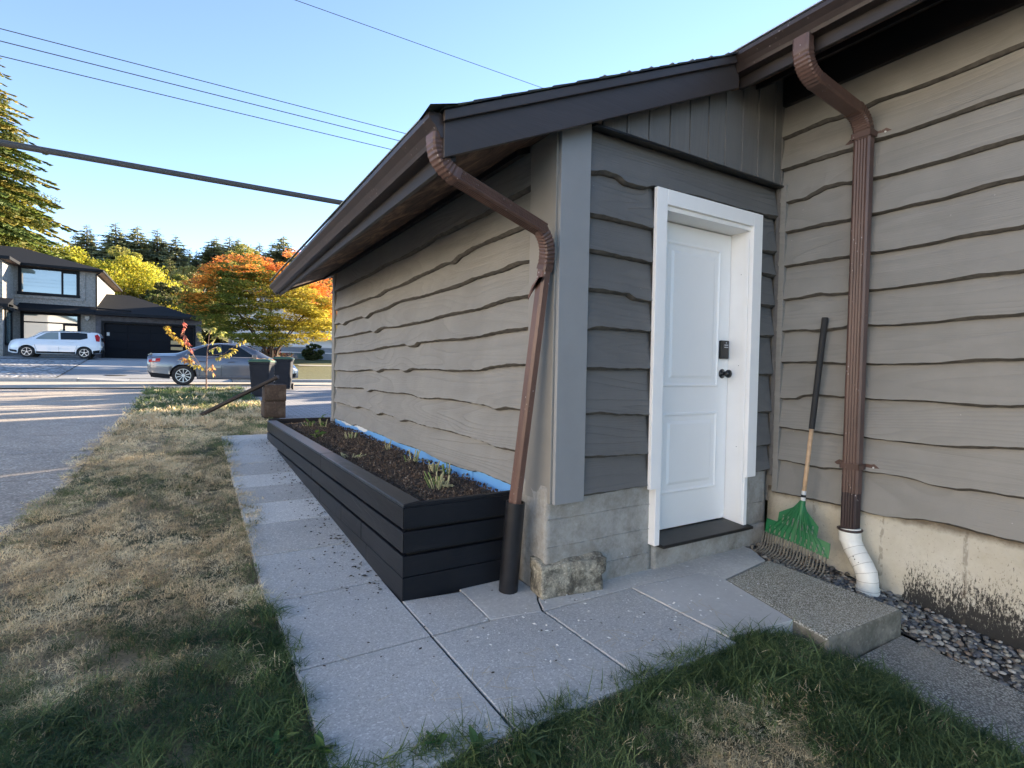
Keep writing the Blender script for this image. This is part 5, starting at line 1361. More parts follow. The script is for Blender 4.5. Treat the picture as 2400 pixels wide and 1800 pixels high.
soul, pn, sy = car('hatchback', 'small white boxy hatchback parked in front of the dark house', 4.2,
    [(0, .95), (.03, 1.32), (.10, 1.53), (.35, 1.605), (1.2, 1.63), (2.1, 1.615), (2.72, 1.53), (3.15, 1.24), (3.40, 1.12), (3.9, 1.05), (4.12, .93), (4.2, .66)],
    [(0, .90), (.4, 1.06), (1.2, 1.04), (3.0, 1.00), (3.7, .95), (4.2, .62)],
    [(0, .46), (.12, .32), (.6, .25), (2.1, .22), (3.9, .22), (4.2, .30)],
    [(0, .74), (.10, .84), (.6, .90), (2.1, .90), (3.6, .89), (4.0, .80), (4.2, .62)],
    [(0, .60), (.5, .66), (1.2, .66), (2.2, .66), (3.0, .68), (3.6, .74), (4.2, .55)], [.78, 3.36], .33, M['carwhite'], [], M['carglass'])
pn('window', [(.62, 1.20), (.95, 1.10), (1.86, 1.08), (1.90, 1.50), (1.1, 1.53), (.66, 1.50)], M['carglass'])
pn('window', [(1.96, 1.08), (2.98, 1.06), (2.90, 1.16), (2.52, 1.44), (2.30, 1.49), (1.99, 1.50)], M['carglass2'])
trim_line(soul, sy, [(.50, 1.555), (1.2, 1.575), (2.1, 1.55), (2.62, 1.48), (3.10, 1.18)], M['trimblack'], .012)
pn('tail_lamp', [(.06, 1.02), (.22, 1.04), (.30, 1.40), (.16, 1.47), (.04, 1.30)], M['lampred'], .010)
pn('side_cladding', [(1.2, .26), (2.95, .26), (2.95, .36), (1.2, .36)], M['trimblack'], .007, grid=3)
pn('lower_bumper', [(.06, .34), (.36, .28), (.36, .46), (.04, .52)], M['trimblack'], .007)
pn('lower_bumper', [(3.78, .28), (4.1, .34), (4.15, .46), (3.8, .40)], M['trimblack'], .007)
for pts in ([(1.93, 1.06), (1.95, .6), (1.93, .34)], [(1.05, 1.06), (1.12, .7), (1.25, .36)], [(3.0, 1.02), (3.02, .7), (2.9, .36)]): trim_line(soul, sy, pts, M['gaskets'], .004, 'door_gap', .002)
for xh in (1.25, 2.1): trim_line(soul, sy, [(xh, .93), (xh+.2, .93)], M['carwhite'], .014, 'door_handle', .018)
MB().add([(-.012, -.52, 1.06), (-.012, .52, 1.06), (.07, .50, 1.44), (.07, -.50, 1.44)], [(0, 1, 2, 3)]).build('rear_window', M['carglass'], soul)
MB().add([(-.016, -.70, .98), (-.016, -.54, 1.0), (.06, -.52, 1.46), (.09, -.62, 1.44)], [(0, 1, 2, 3)]).build('tail_lamp', M['lampred'], soul)
MB().box(-.02, .0, -.25, .25, .66, .78).build('number_plate', M['lampclear'], soul)
box('rear_bumper', M['trimblack'], soul, -.03, .05, -.72, .72, .36, .54)
soul.scale = (-1, 1, 1) if False else (1, 1, 1)
soul.rotation_euler = (0, 0, math.pi); soul.location = (-4.72, 41.1, G(-6, 41)+.05)

# ------------------------------------------------------------------ the dark two storey house across the street
FY = 44.0
nh = thing('neighbour_house', 'two storey grey stucco house with black trim and attached garage', 'house', (-6, FY, 1.5))
gz0 = 1.3
box('wall', M['stucco'], nh, -24, -5.41, FY, 54.0, gz0, 7.32)
box('wall', M['stucco'], nh, -24, -9.42, 41.75, FY-.002, gz0, 7.32)
box('garage_wall', M['stucco2'], nh, -5.405, -4.97, FY-.16, 50, gz0, 4.5)
box('garage_wall', M['stucco2'], nh, .09, .59, FY-.16, 50, gz0, 4.5)
box('garage_wall', M['stucco2'], nh, -4.968, .088, FY-.16, 50, 3.99, 4.5)
gd = thing('x', None, None) if False else None
gdoor = box('garage_door', M['garage'], nh, -4.96, .08, FY+.0, FY+.05, gz0, 3.88)
for k in range(4):
    for j in range(4):
        box('garage_panel', M['garage'], gdoor, -4.94+j*1.255, -4.94+j*1.255+1.235, FY-.02, FY-.001, 1.60+k*.57, 1.60+k*.57+.55, bevel=.01)
for (x0, x1, z0, z1) in ((-5.10, -4.965, gz0, 4.02), (.085, .22, gz0, 4.02), (-4.964, .084, 3.885, 4.02)): box('garage_trim', M['trimblack'], nh, x0, x1, FY-.22, FY-.165, z0, z1)
box('paper_notice', M['paper'], nh, -1.26, -.55, FY-.035, FY-.022, 1.98+.25, 2.32+.12)
MB().prism([(-1.26, 2.62), (-.55, 2.62), (-.42, 2.52+.18), (-.6, 2.88), (-1.26, 2.88)], 'y', FY-.035, FY-.022).build('paper_notice', M['paper'], nh)
box('alarm_sticker', M['bolt'], nh, -4.83, -4.68, FY-.05, FY-.022, 3.05, 3.28)
def win(x0, x1, z0, z1, y, mullx=None, transz=None, gm='winglass', fw=.16, nm='window', facing='y'):
    g = .0
    def bx_(n_, m, a, b, ya, yb, c, d, par):
        if facing == 'y': return box(n_, M[m], par, a, b, ya, yb, c, d)
        return box(n_, M[m], par, y+(y-yb), y+(y-ya), a, b, c, d)
    f = bx_(nm, 'trimblack', x0, x0+fw, y-.07, y-.004, z0, z1, nh)
    bx_('frame', 'trimblack', x1-fw, x1, y-.07, y-.004, z0, z1, f)
    bx_('frame', 'trimblack', x0+fw, x1-fw, y-.07, y-.004, z1-fw, z1, f)
    bx_('sill', 'trimblack', x0-.05, x1+.03, y-.11, y-.072, z0-.02, z0+fw, f)
    bx_('frame', 'trimblack', x0+fw, x1-fw, y-.07, y-.004, z0, z0+fw, f)
    xm = mullx or x1-fw
    if transz:
        bx_('pane', gm, x0+fw, x1-fw, y-.03, y-.006, transz+.04, z1-fw, f); bx_('mullion', 'trimblack', x0+fw, x1-fw, y-.06, y-.031, transz-.04, transz+.04, f); zt = transz-.04
    else: zt = z1-fw
    if mullx:
        bx_('pane', gm, x0+fw, mullx-.05, y-.03, y-.006, z0+fw, zt, f); bx_('mullion', 'trimblack', mullx-.05, mullx+.05, y-.065, y-.031, z0+fw, zt, f)
        bx_('pane', 'winglass', mullx+.05, x1-fw, y-.03, y-.006, z0+fw, zt, f)
        bx_('mullion', 'trimblack', mullx+.05, x1-fw, y-.055, y-.031, zt-.10, zt, f)
    else: bx_('pane', gm, x0+fw, x1-fw, y-.03, y-.006, z0+fw, zt, f)
win(-9.20, -6.23, 5.42, 7.18, FY-.002, -7.09)
win(-9.11, -6.19, 2.2, 4.36, FY-.002, -7.02, 3.72, 'winblind')
win(42.05, 43.40, 2.2, 4.30, -9.418, facing='x')
box('stucco_panel', M['stucco'], nh, -9.42, -5.95, FY-.06, FY-.003, 5.22, 5.40)
box('stucco_panel', M['stucco'], nh, -6.22, -5.95, FY-.06, FY-.003, 5.402, 7.25)
box('light_fixture', M['bolt'], nh, -5.95, -5.72, FY-.22, FY-.02, 4.12, 4.26)
MB().add([(-5.98, FY-.25, 4.12), (-5.69, FY-.25, 4.12), (-5.83, FY-.1, 3.95), (-5.83, FY-.02, 4.2)], [(0,1,2),(0,2,3),(1,3,2),(0,3,1)]).build('light_fixture', M['bolt'], nh)
def hip(x0, x1, y0, y1, z, zr, rid0, rid1, th=.16, nm='roof'):
    """rid0, rid1: ridge end points (x,y)"""
    m_ = MB(); r0 = (rid0[0], rid0[1], zr); r1 = (rid1[0], rid1[1], zr)
    a, b, c, d = (x0, y0, z), (x1, y0, z), (x1, y1, z), (x0, y1, z)
    m_.add([a, b, c, d, r0, r1], [(0, 1, 5, 4), (1, 2, 5), (2, 3, 4, 5), (3, 0, 4)])
    rf_ = m_.build(nm, M['roof2'], nh)
    k = .06
    MB().box(x0, x1, y0+.0, y0+.03, z-th, z-.004).box(x1-.03, x1, y0+.032, y1, z-th, z-.004).build('fascia', M['trimblack'], rf_)
    MB().prism([(z-th*.2, y0-.10)[::-1], (z-th*.95, y0-.08)[::-1], (z-th*.95, y0-.002)[::-1], (z-th*.2, y0-.002)[::-1]], 'x', x0, x1).build('gutter', M['trimblack'], rf_)
    MB().box(x0, x1, y0+.03, y1, z-th, z-th+.02).build('soffit', M['soffit'], rf_)
    return rf_
hip(-26, -4.93, 43.4, 54.5, 7.30, 9.10, (-24, 48.95), (-10.1, 48.95))
MB().add([(-26, 41.1, 7.28), (-8.95, 41.1, 7.28), (-8.95, 44.4, 7.28+.0), (-9.0, 43.41, 7.30), (-13.5, 45.9, 8.08), (-26, 45.9, 8.08)], [(0, 1, 4, 5), (1, 3, 4)]).build('bay_roof', M['roof2'], nh)
box('bay_fascia', M['trimblack'], nh, -26, -8.95, 41.06, 41.10, 7.10, 7.28); box('bay_fascia', M['trimblack'], nh, -8.99, -8.95, 41.102, 43.39, 7.10, 7.28)
box('bay_soffit', M['soffit'], nh, -26, -9.0, 41.11, 41.74, 7.11, 7.13); box('bay_soffit', M['soffit'], nh, -9.40, -9.0, 41.75, 43.3, 7.11, 7.13)
MB().prism([(43.1, 4.50), (FY, 4.90), (FY, 4.40), (43.1, 4.36)], 'x', -9.15, -5.30).build('skirt_roof', M['roof2'], nh)
box('skirt_fascia', M['trimblack'], nh, -9.15, -5.30, 43.0, 43.097, 4.34, 4.50)
MB().prism([(40.7, 4.50), (41.74, 4.92), (41.74, 4.40), (40.7, 4.36)], 'x', -26, -8.95).build('skirt_roof', M['roof2'], nh)
box('skirt_fascia', M['trimblack'], nh, -26, -8.93, 40.6, 40.697, 4.34, 4.50)
MB().add([(-8.95, 40.7, 4.50), (-8.95, 43.1, 4.50), (-9.415, 43.1, 4.9), (-9.415, 41.7, 4.9), (-8.95, 40.7, 4.36), (-8.95, 43.1, 4.36)], [(0, 1, 2, 3), (0, 4, 5, 1)]).build('skirt_roof', M['roof2'], nh)
gr_ = MB(); gr_.add([(-5.41, 43.1, 4.52), (.47, 43.1, 4.52), (-3.97, 49.1, 6.34), (-5.41, 49.1, 6.34), (.47, 55, 4.52)], [(0, 1, 2, 3), (1, 4, 2)]); grf = gr_.build('garage_roof', M['roof2'], nh)
box('fascia', M['trimblack'], grf, -5.29, .47, 43.0, 43.12, 4.34, 4.515); box('fascia', M['trimblack'], grf, .44, .47, 43.122, 50, 4.34, 4.515)
box('soffit', M['soffit'], grf, -5.29, .44, 43.125, FY-.17, 4.34, 4.36)
MB().tube([(-5.36, FY-.06, 7.0), (-5.36, FY-.06, 4.93), (-5.3, 43.6, 4.80), (-3.45, 43.45, 4.72)], .045, 8).build('downspout', M['trimblack'], nh)
MB().tube([(-5.36, FY-.06, 7.0), (-5.1, 43.5, 7.10)], .045, 8).build('downspout', M['trimblack'], nh)

# pale house behind the maple
ph = thing('neighbour_house', 'pale grey single storey house half hidden behind the orange maple', 'house', (8, 41, 1.7))
box('wall', M['whitehouse'], ph, 2.6, 20, 41.5, 50, 2.62, 5.9)
box('wall', M['whitehouse'], ph, 7.75, 20, 41.0, 41.498, 3.3, 5.9)
for k in range(5): box('lap_board', M['bluegrey'], ph, 2.55, 20, 41.42-.02*(k % 2)-.01*k*0, 41.495, 1.7+k*.19, 1.7+k*.19+.185)
box('lap_board', M['whitehouse'], ph, 2.55, 20, 41.38, 41.496, 2.655, 2.72)
box('band_board', M['whitehouse'], ph, 2.55, 20, 41.36, 41.41, 2.22, 2.30)
w1 = box('window', M['whitehouse'], ph, 8.40, 10.4, 40.93, 40.995, 3.35, 4.95)
box('pane', M['winblind'], w1, 8.62, 10.2, 40.915, 40.928, 3.45, 4.50)
box('pane', M['bluegrey'], w1, 8.62, 10.2, 40.915, 40.928, 4.52, 4.80)
for k in range(3): box('shutter_slat', M['bluegrey'], w1, 8.02+k*.13, 8.02+k*.13+.08, 40.93, 40.99, 3.5, 4.85)
MB().add([(1.8, 40.4, 5.9), (21, 40.4, 5.9), (21, 45.5, 7.6), (5, 45.5, 7.6), (1.8, 51, 5.9), (21, 51, 5.9)], [(0, 1, 2, 3), (0, 3, 4), (3, 2, 5, 4)]).build('roof', M['roof2'], ph)
box('fascia', M['whitehouse'], ph, 1.8, 21, 40.37, 40.398, 5.72, 5.9)
box('basement_window', M['winglass'], ph, 6.6, 7.4, 41.39, 41.41, 1.85, 2.15)

# ------------------------------------------------------------------ trees
def leafcloud(name, mat, parent, centers, radii, counts, size, colfn, flat=1.0, seed=0, shape='blob', **k):
    r = np.random.default_rng(seed); Vs = []; Ts = []
    for (c, rad_, n) in zip(centers, radii, counts):
        d = r.normal(size=(n, 3)); d /= np.linalg.norm(d, axis=1)[:, None]; rr = r.uniform(.25, 1, n)**.5
        P = np.array(c)+d*rr[:, None]*np.array(rad_)
        # random leaf frames
        a = r.normal(size=(n, 3)); a[:, 2] *= flat; a /= np.linalg.norm(a, axis=1)[:, None]
        b = np.cross(a, r.normal(size=(n, 3))); b /= np.linalg.norm(b, axis=1)[:, None]
        if flat < 1: b[:, 2] *= .5
        s = size*r.uniform(.6, 1.3, n)[:, None]
        q = np.stack([P-a*s*.5, P-b*s*.32+a*s*.05, P+a*s*.5, P+b*s*.32+a*s*.05], 1)
        Vs.append(q.reshape(-1, 3)); col = colfn(P, r); Ts.append(np.repeat(col, 4, axis=0))
    V = np.concatenate(Vs); T = np.concatenate(Ts); n = len(V)//4
    F = np.arange(n*4).reshape(n, 4)
    return link_mesh(name, V, F, mat, parent, tints=T, kind='stuff' if False else None, **k)
def maple():
    root = thing('maple_tree', 'wide maple turning orange and yellow beside the pale house', 'tree', (3.9, 33, 1.05))
    r = random.Random(3); base = Vector((3.9, 33, 1.0))
    for i in range(6):
        a = i*1.05+.3; p1 = base+Vector((.35*math.cos(a), .35*math.sin(a), 1.1)); p2 = p1+Vector((1.1*math.cos(a), 1.0*math.sin(a), 1.5)); p3 = p2+Vector((1.2*math.cos(a+.3), 1.1*math.sin(a+.3), 1.3))
        MB().tube([base+Vector((.12*math.cos(a), .12*math.sin(a), -.1)), p1, p2, p3], [.075, .055, .035, .015], 6).build('trunk' if i == 0 else 'limb', M['barkdark'], root)
    C = []; Rr = []; N = []
    # crown outline in (x offset, z): dome, lobed
    pads = 0; rng = np.random.default_rng(5)
    def env(x):   # top height at x
        return float(np.interp(x, [-4.1, -3.6, -2.5, -1.6, -.9, -.2, .4, .9, 1.5, 2.2, 3.0, 3.5], [4.6, 4.9, 6.3, 6.1, 6.7, 6.1, 5.9, 7.0, 7.1, 5.9, 5.0, 3.9]))
    def lowz(x): return float(np.interp(x, [-4.1, -2.5, 0, 1.5, 3.5], [3.4, 2.0, 1.6, 1.8, 2.3]))
    while pads < 360:
        x = rng.uniform(-4.0, 3.4); y = rng.uniform(-3.2, 3.2)
        if (x/4.2)**2+(y/3.4)**2 > 1: continue
        e = env(x)*(1-.25*(abs(y)/3.4)**2); z = rng.uniform(lowz(x), e)
        C.append((3.9+x, 33+y, 1.0+z-.25)); w_ = rng.uniform(.45, .95); Rr.append((w_, w_*.9, .13)); N.append(int(185*w_/.7)); pads += 1
    for x in np.linspace(-4.0, 3.4, 26):
        C.append((3.9+x, 33+rng.uniform(-1.6, .8), 1.0+env(x)-.22)); Rr.append((.5, .5, .18)); N.append(90)
    def col(P, r_):
        x = P[:, 0]-3.9; z = P[:, 2]-1.0; e = np.array([env(v) for v in x]); dep = e-z
        n = len(P); jit = r_.normal(0, .35, n)
        pn_ = np.array([math.sin(3.1*a+1.7*b+.6*c)+math.sin(1.3*a-2.3*b+c) for a, b, c in P])*.35
        o = 1.5-dep*1.0+pn_+jit+.12*x                         # orange score near the crown top
        yv = .2+.45*x+.6*pn_+jit-.25*np.clip(2.9-z, 0, 3)      # yellow on the right half
        G_ = np.array([.125, .155, .028]); Yl = np.array([.48, .41, .06]); O = np.array([.74, .34, .06]); Rd = np.array([.72, .25, .08]); OG = np.array([.28, .23, .03])
        c = np.tile(G_, (n, 1)); c = np.where((yv > .0)[:, None], OG, c); c = np.where((yv > .45)[:, None], Yl, c); c = np.where((o > .5)[:, None], O, c); c = np.where((o > 1.25)[:, None], Rd, c)
        tips = (r_.uniform(size=n) < .0); 
        edge = (np.abs(x-.3) > 3.0)&(o > -.6)&(r_.uniform(size=n) < .45); c = np.where(edge[:, None], O*.85, c)
        return c*r_.uniform(.75, 1.2, (n, 1))
    leafcloud('crown', M['leaf'], root, C, Rr, N, .145, col, flat=.35, seed=9)
maple()
def broadleaf(name, label, x, y, h, rx, colr, seed, zlow=.25, leaf=.35, n=7000, cat='tree', group=None, lobes=34):
    z0 = G(x, y); root = thing(name, label, cat, (x, y, z0), group); r = np.random.default_rng(seed)
    MB().tube([(x, y, z0-.2), (x+.1, y, z0+h*.35), (x-.1, y, z0+h*.75)], [h*.028, h*.02, h*.008], 7).build('trunk', M['bark'], root)
    for i in range(6):
        a = r.uniform(0, 6.28); zz = h*r.uniform(.25, .55)
        MB().tube([(x, y, z0+zz), (x+math.cos(a)*rx*.4, y+math.sin(a)*rx*.4, z0+zz+h*.15), (x+math.cos(a)*rx*.75, y+math.sin(a)*rx*.75, z0+zz+h*.28)], [h*.01, h*.007, h*.003], 5).build('limb', M['bark'], root)
    C = []; R_ = []; N = []
    for i in range(lobes):
        u = r.uniform(-1, 1, 3)
        while (u**2).sum() > 1: u = r.uniform(-1, 1, 3)
        u = u/np.linalg.norm(u)*np.linalg.norm(u)**.35
        cz = z0+h*(zlow+(1-zlow)*(.5+.44*u[2])); k = 1-.35*max(0, u[2])
        C.append((x+u[0]*rx*.82*k, y+u[1]*rx*.82*k, cz)); w_ = rx*r.uniform(.13, .32); R_.append((w_, w_, w_*.62)); N.append(n//lobes)
    cl = np.array(colr)
    def col(P, r_):
        m = len(P); k = r_.integers(0, len(cl), m)
        low = np.clip((P[:, 2]-z0)/h, 0, 1)[:, None]
        pn_ = (np.sin(P[:, 0]*1.3+P[:, 1])*.5+.5)[:, None]
        return cl[k]*r_.uniform(.7, 1.25, (m, 1))*(.85+.3*pn_)
    leafcloud('crown', M['leaf'], root, C, R_, N, leaf, col, seed=seed+1)
    return root
YEL = [(.42, .38, .035), (.50, .42, .04), (.30, .33, .04), (.36, .36, .05)]
broadleaf('yellow_tree', 'golden yellow tree above the garage roof of the dark house', -5.6, 64, 9.7, 5.3, YEL, 41, leaf=.21, n=36000, lobes=110)
broadleaf('yellow_tree', 'yellow green tree rising behind the left house roof', -10.6, 66, 10.6, 4.6, YEL[2:]+[(.34, .30, .03)], 42, leaf=.23, n=24000, lobes=70)
broadleaf('olive_tree', 'olive tree between the garage and the orange maple', -1.4, 72, 9.4, 3.9, [(.20, .22, .05), (.28, .24, .08), (.14, .17, .04)], 43, leaf=.28, n=14000)
broadleaf('olive_tree', 'pale golden bush topped tree left of the maple crown', .6, 84, 12.5, 4.2, [(.33, .30, .10), (.25, .26, .08), (.40, .33, .12)], 44, leaf=.30, n=14000)
broadleaf('dark_tree', 'dark brown green tree just above the garage ridge end', -2.2, 58, 6.8, 3.4, [(.09, .11, .035), (.12, .11, .045), (.07, .09, .03)], 45, leaf=.30, n=6000)
broadleaf('olive_tree', 'light green tree behind the maple right of its dip', 6.5, 88, 15.5, 4.4, [(.28, .27, .07), (.22, .25, .07), (.34, .30, .09)], 46, leaf=.32, n=14000)
broadleaf('olive_tree', 'yellow green tree on the slope behind the tall firs', -7.5, 92, 13.5, 4.6, [(.24, .26, .06), (.32, .29, .07)], 47, leaf=.32, n=14000)
broadleaf('dark_tree', 'shadowed green tree between the maple and house eave', 12.6, 62, 8.6, 4.2, [(.10, .13, .035), (.15, .17, .05), (.20, .2, .06)], 48, leaf=.34, n=14000)
broadleaf('red_shrub', 'low dull red shrub under the maple by the pale house', 4.0, 36, .95, 1.55, [(.16, .07, .06), (.12, .09, .05), (.10, .10, .05), (.22, .08, .07)], 49, zlow=.0, leaf=.10, n=5000, cat='shrub')
broadleaf('round_shrub', 'round glossy green shrub by the pale house wall', 7.55, 40.2, 1.25, .95, [(.05, .075, .025), (.035, .055, .02), (.09, .11, .04)], 50, zlow=.0, leaf=.14, n=4000, cat='shrub')
broadleaf('red_shrub', 'wider green shrub hiding the maple trunks', 2.6, 36.5, 1.3, 1.2, [(.06, .07, .03), (.09, .08, .04)], 51, zlow=.0, leaf=.12, n=3500, cat='shrub')

def conifer_mesh(h, r0, levels, per, twigs, seed, cols, droop=.25, tw=.5, prof=.85, zlow=.08, wdf=.42):
    r = np.random.default_rng(seed); V = []; T = []; F = []; k = 0
    cl = np.array(cols)
    for i in range(levels):
        t = (i+r.uniform(-.3, .3))/levels; t = min(.985, max(0, t)); z = h*(zlow+(1-zlow)*t)
        L = r0*(1-t)**prof+.02*r0
        n = max(4, int(per*(1-.45*t))); z_lv = z
        for j in range(n):
            a = 2*math.pi*(j+r.uniform(-.35, .35))/n+i*.7; l = L*r.uniform(.62, 1.15); z = z_lv+r.uniform(-.75, .75)*h*(1-zlow)/levels
            dx, dy = math.cos(a), math.sin(a); up = .22*(t)-.05
            base = cl[r.integers(0, len(cl))]*r.uniform(.75, 1.2)
            nt = max(5, int(twigs*(l/r0)**.6))
            for s in range(nt):
                u = (s+r.uniform(0, 1))/nt; u = .12+.88*u
                px, py, pz_ = dx*l*u, dy*l*u, z+l*u*up-droop*l*u*u+.04*l*u**4
                side = 1 if s % 2 else -1; ta = a+side*r.uniform(.55, 1.05); tl = tw*l*(1.05-u*.75)*r.uniform(.6, 1.1)
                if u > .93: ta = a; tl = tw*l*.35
                ex, ey, ez = px+math.cos(ta)*tl, py+math.sin(ta)*tl, pz_-tl*r.uniform(.15, .45)
                nx_, ny_ = -math.sin(ta), math.cos(ta); wd = tl*wdf
                # a narrow, hanging two facet spray
                V += [(px, py, pz_), ((px+ex)/2+nx_*wd, (py+ey)/2+ny_*wd, (pz_+ez)/2-.25*wd), (ex, ey, ez), ((px+ex)/2-nx_*wd, (py+ey)/2-ny_*wd, (pz_+ez)/2-.25*wd), ((px+ex)/2, (py+ey)/2, (pz_+ez)/2-wd*1.5)]
                F += [(k, k+1, k+2), (k, k+2, k+3), (k, k+2, k+4)]; k += 5
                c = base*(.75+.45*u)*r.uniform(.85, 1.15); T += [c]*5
    return np.array(V), F, np.array(T)
FIR_HAZE = [(.21, .25, .17), (.25, .28, .18), (.30, .31, .17)]  # needle colours lightened in place of distance haze
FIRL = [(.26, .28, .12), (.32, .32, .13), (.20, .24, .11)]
protos = []
def conifer(name, label, x, y, h, r0, proto=None, build=None, group=None):
    z0 = G(x, y)-.3; root = thing(name, label, 'tree', (x, y, z0), group)
    if proto is None:
        V, F, T = build
        cr = link_mesh('crown', V+np.array([x, y, z0]), F, M['needle'], root, tints=T)
        tr_ = MB().tube([(x, y, z0-1), (x, y, z0+h*.5), (x, y, z0+h*.99)], [h*.016, h*.010, h*.001], 7).build('trunk', M['barkdark'], root)
        return root, (cr.data, tr_.data)
    for nm, me in zip(('crown', 'trunk'), proto):
        o = bpy.data.objects.new(nm, me); COL.objects.link(o); o.parent = root
    return root, proto
specs = [(24, 4.6, 44, 13, 20, 61, FIR_HAZE, .30), (24, 3.6, 48, 12, 18, 62, FIR_HAZE, .22), (24, 5.4, 42, 14, 20, 63, FIR_HAZE+FIRL[:1], .35), (24, 4.2, 44, 13, 20, 64, FIRL, .30)]
P_ = []
positions = [  # x/y ratio, top z/y ratio, distance, radius factor, proto, label bits
 (-.1500, .176, 118, .9, 1), (-.1425, .186, 124, .85, 1), (-.1331, .2053, 112, 1.05, 0), (-.1250, .180, 120, .9, 1), (-.1080, .190, 116, .95, 2), (-.0987, .2136, 108, 1.1, 0), (-.0905, .192, 122, .9, 1), (-.0718, .2135, 112, 1.05, 2), (-.0620, .188, 120, .9, 0),
 (-.0466, .2124, 110, 1.05, 0), (-.0360, .196, 118, 1.0, 1), (-.0220, .2062, 108, 1.0, 0), (-.0110, .190, 112, .9, 1), (-.0030, .188, 120, .85, 0), (.0065, .1870, 116, .85, 1), (-.0300, .170, 96, 1.0, 3), (.0230, .198, 122, .9, 3), (.0310, .208, 112, 1.2, 2), (.0345, .2113, 118, 1.0, 0), (.0440, .192, 110, 1.0, 3),
 (.0532, .2151, 114, 1.0, 0), (.0600, .198, 120, .9, 1), (.0661, .2144, 112, .9, 2), (.0740, .190, 118, .9, 0), (.0850, .2058, 116, .8, 3), (.0920, .188, 122, .9, 1), (.0983, .2109, 112, .95, 3), (.1080, .198, 108, 1.0, 0), (.1179, .2153, 114, 1.0, 1), (.1270, .205, 120, .9, 0), (.1363, .2286, 110, 1.15, 2), (.1480, .196, 116, 1.0, 0),
 (.1600, .200, 122, .9, 1), (.1707, .2194, 112, .9, 0), (.1830, .205, 118, 1.0, 2), (.1960, .214, 114, 1.0, 1), (.2100, .206, 118, 1.0, 0), (.2240, .212, 112, 1.0, 2), (-.1600, .165, 100, 1.0, 3), (-.0820, .168, 98, 1.0, 2), (-.0550, .160, 92, 1.0, 3), (.0150, .165, 96, 1.1, 2), (.2360, .20, 112, 1.1, 0), (.2180, .16, 80, 1.0, 0)]
for k_ in range(26): positions.append((-.165+.016*k_+.004*math.sin(k_*2.3), .176+.014*math.sin(k_*1.7), 134+4*math.sin(k_), 1.05, k_ % 3))

protod = {}
ords = ['first', 'second', 'third', 'fourth', 'fifth', 'sixth', 'seventh', 'eighth', 'ninth', 'tenth', 'eleventh', 'twelfth', 'thirteenth', 'fourteenth', 'fifteenth', 'sixteenth', 'seventeenth', 'eighteenth', 'nineteenth', 'twentieth']
ordered = sorted(range(len(positions)), key=lambda i: positions[i][0]); rank = {i: r_ for r_, i in enumerate(ordered)}
for i, (rx_, rz_, d, rf_, pi_) in enumerate(positions):
    x, y = rx_*d, d; z0 = G(x, y)-.3; top = CAMZ+rz_*d; h = top-z0
    kind = {0: 'dark blue green fir', 1: 'slender dark fir', 2: 'broad dense fir', 3: 'sunlit yellow green conifer'}[pi_]
    rkk = rank[i]
    lab = '%s, %s from the left in the hillside row' % (kind, ords[rkk]) if rkk < 20 else '%s, %s from the right in the hillside row' % (kind, ords[min(19, len(positions)-1-rkk)]) if len(positions)-1-rkk < 20 else '%s, number %s of the middle part of the hillside row' % (kind, ['one','two','three','four','five','six','seven','eight','nine','ten','eleven','twelve','thirteen','fourteen','fifteen','sixteen','seventeen','eighteen','nineteen','twenty','twenty one','twenty two','twenty three','twenty four','twenty five','twenty six','twenty seven','twenty eight','twenty nine','thirty','thirty one','thirty two'][rkk-20])
    sp = specs[pi_]
    if pi_ not in protod:
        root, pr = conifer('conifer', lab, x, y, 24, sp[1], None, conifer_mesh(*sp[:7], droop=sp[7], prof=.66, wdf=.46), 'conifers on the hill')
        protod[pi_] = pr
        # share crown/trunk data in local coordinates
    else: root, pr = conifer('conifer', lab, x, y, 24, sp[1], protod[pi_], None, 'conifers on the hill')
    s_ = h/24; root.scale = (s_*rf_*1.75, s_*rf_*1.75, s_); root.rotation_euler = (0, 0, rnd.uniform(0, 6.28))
BIGC = [(.13, .17, .04), (.19, .20, .045), (.09, .13, .04), (.24, .21, .05)]
conifer('conifer', 'huge sunlit conifer towering behind the dark house at the left edge', -18.0, 60, 32, 9, None, conifer_mesh(32, 11.6, 84, 26, 80, 71, BIGC, droop=.30, tw=.20, prof=.78, zlow=.06, wdf=.26))

big_ = [o for o in COL.objects if o.get('label', '').startswith('huge sunlit conifer')][0]
def cone_fill():
    r = np.random.default_rng(77); C = []; R_ = []; N = []
    z0 = big_.location.z
    for i in range(700):
        t = r.uniform(.05, .97)**1.15; rad_ = 11.6*(1-t)**.78*r.uniform(.45, .97); a = r.uniform(0, 6.28)
        C.append((-18.0+rad_*math.cos(a), 60+rad_*math.sin(a), z0+32*(.06+.94*t)-rad_*.20)); q = r.uniform(.5, 1.1)*(1.1-.6*t); R_.append((q*1.3, q*1.3, q*.55)); N.append(330)
    bc = np.array(BIGC)
    def col(P, rr):
        k = rr.integers(0, 4, len(P)); return bc[k]*rr.uniform(.55, 1.2, (len(P), 1))
    leafcloud('foliage', M['needle'], big_, C, R_, N, .17, col, flat=.8, seed=78)
cone_fill()

# ------------------------------------------------------------------ overhead cables
def cable(y, zr, r, label, sag=.0, x0=-60, x1=60):
    pts = [(x, y, CAMZ+zr*y+sag*(x/30)**2) for x in np.linspace(x0, x1, 25)]
    MB().tube(pts, r, 6).build('cable', M['cable'], None, label=label, cat='cable', smooth=True)
cable(18, .4570, .012, 'uppermost of the three thin parallel power lines')
cable(18, .4402, .013, 'middle one of the three thin parallel power lines')
cable(18, .4199, .012, 'lowest of the three thin parallel power lines')
cable(18, .3018, .085, 'thick grey overhead cable crossing below the power lines')
cable(18, .6370, .011, 'single thin wire high above the roof')

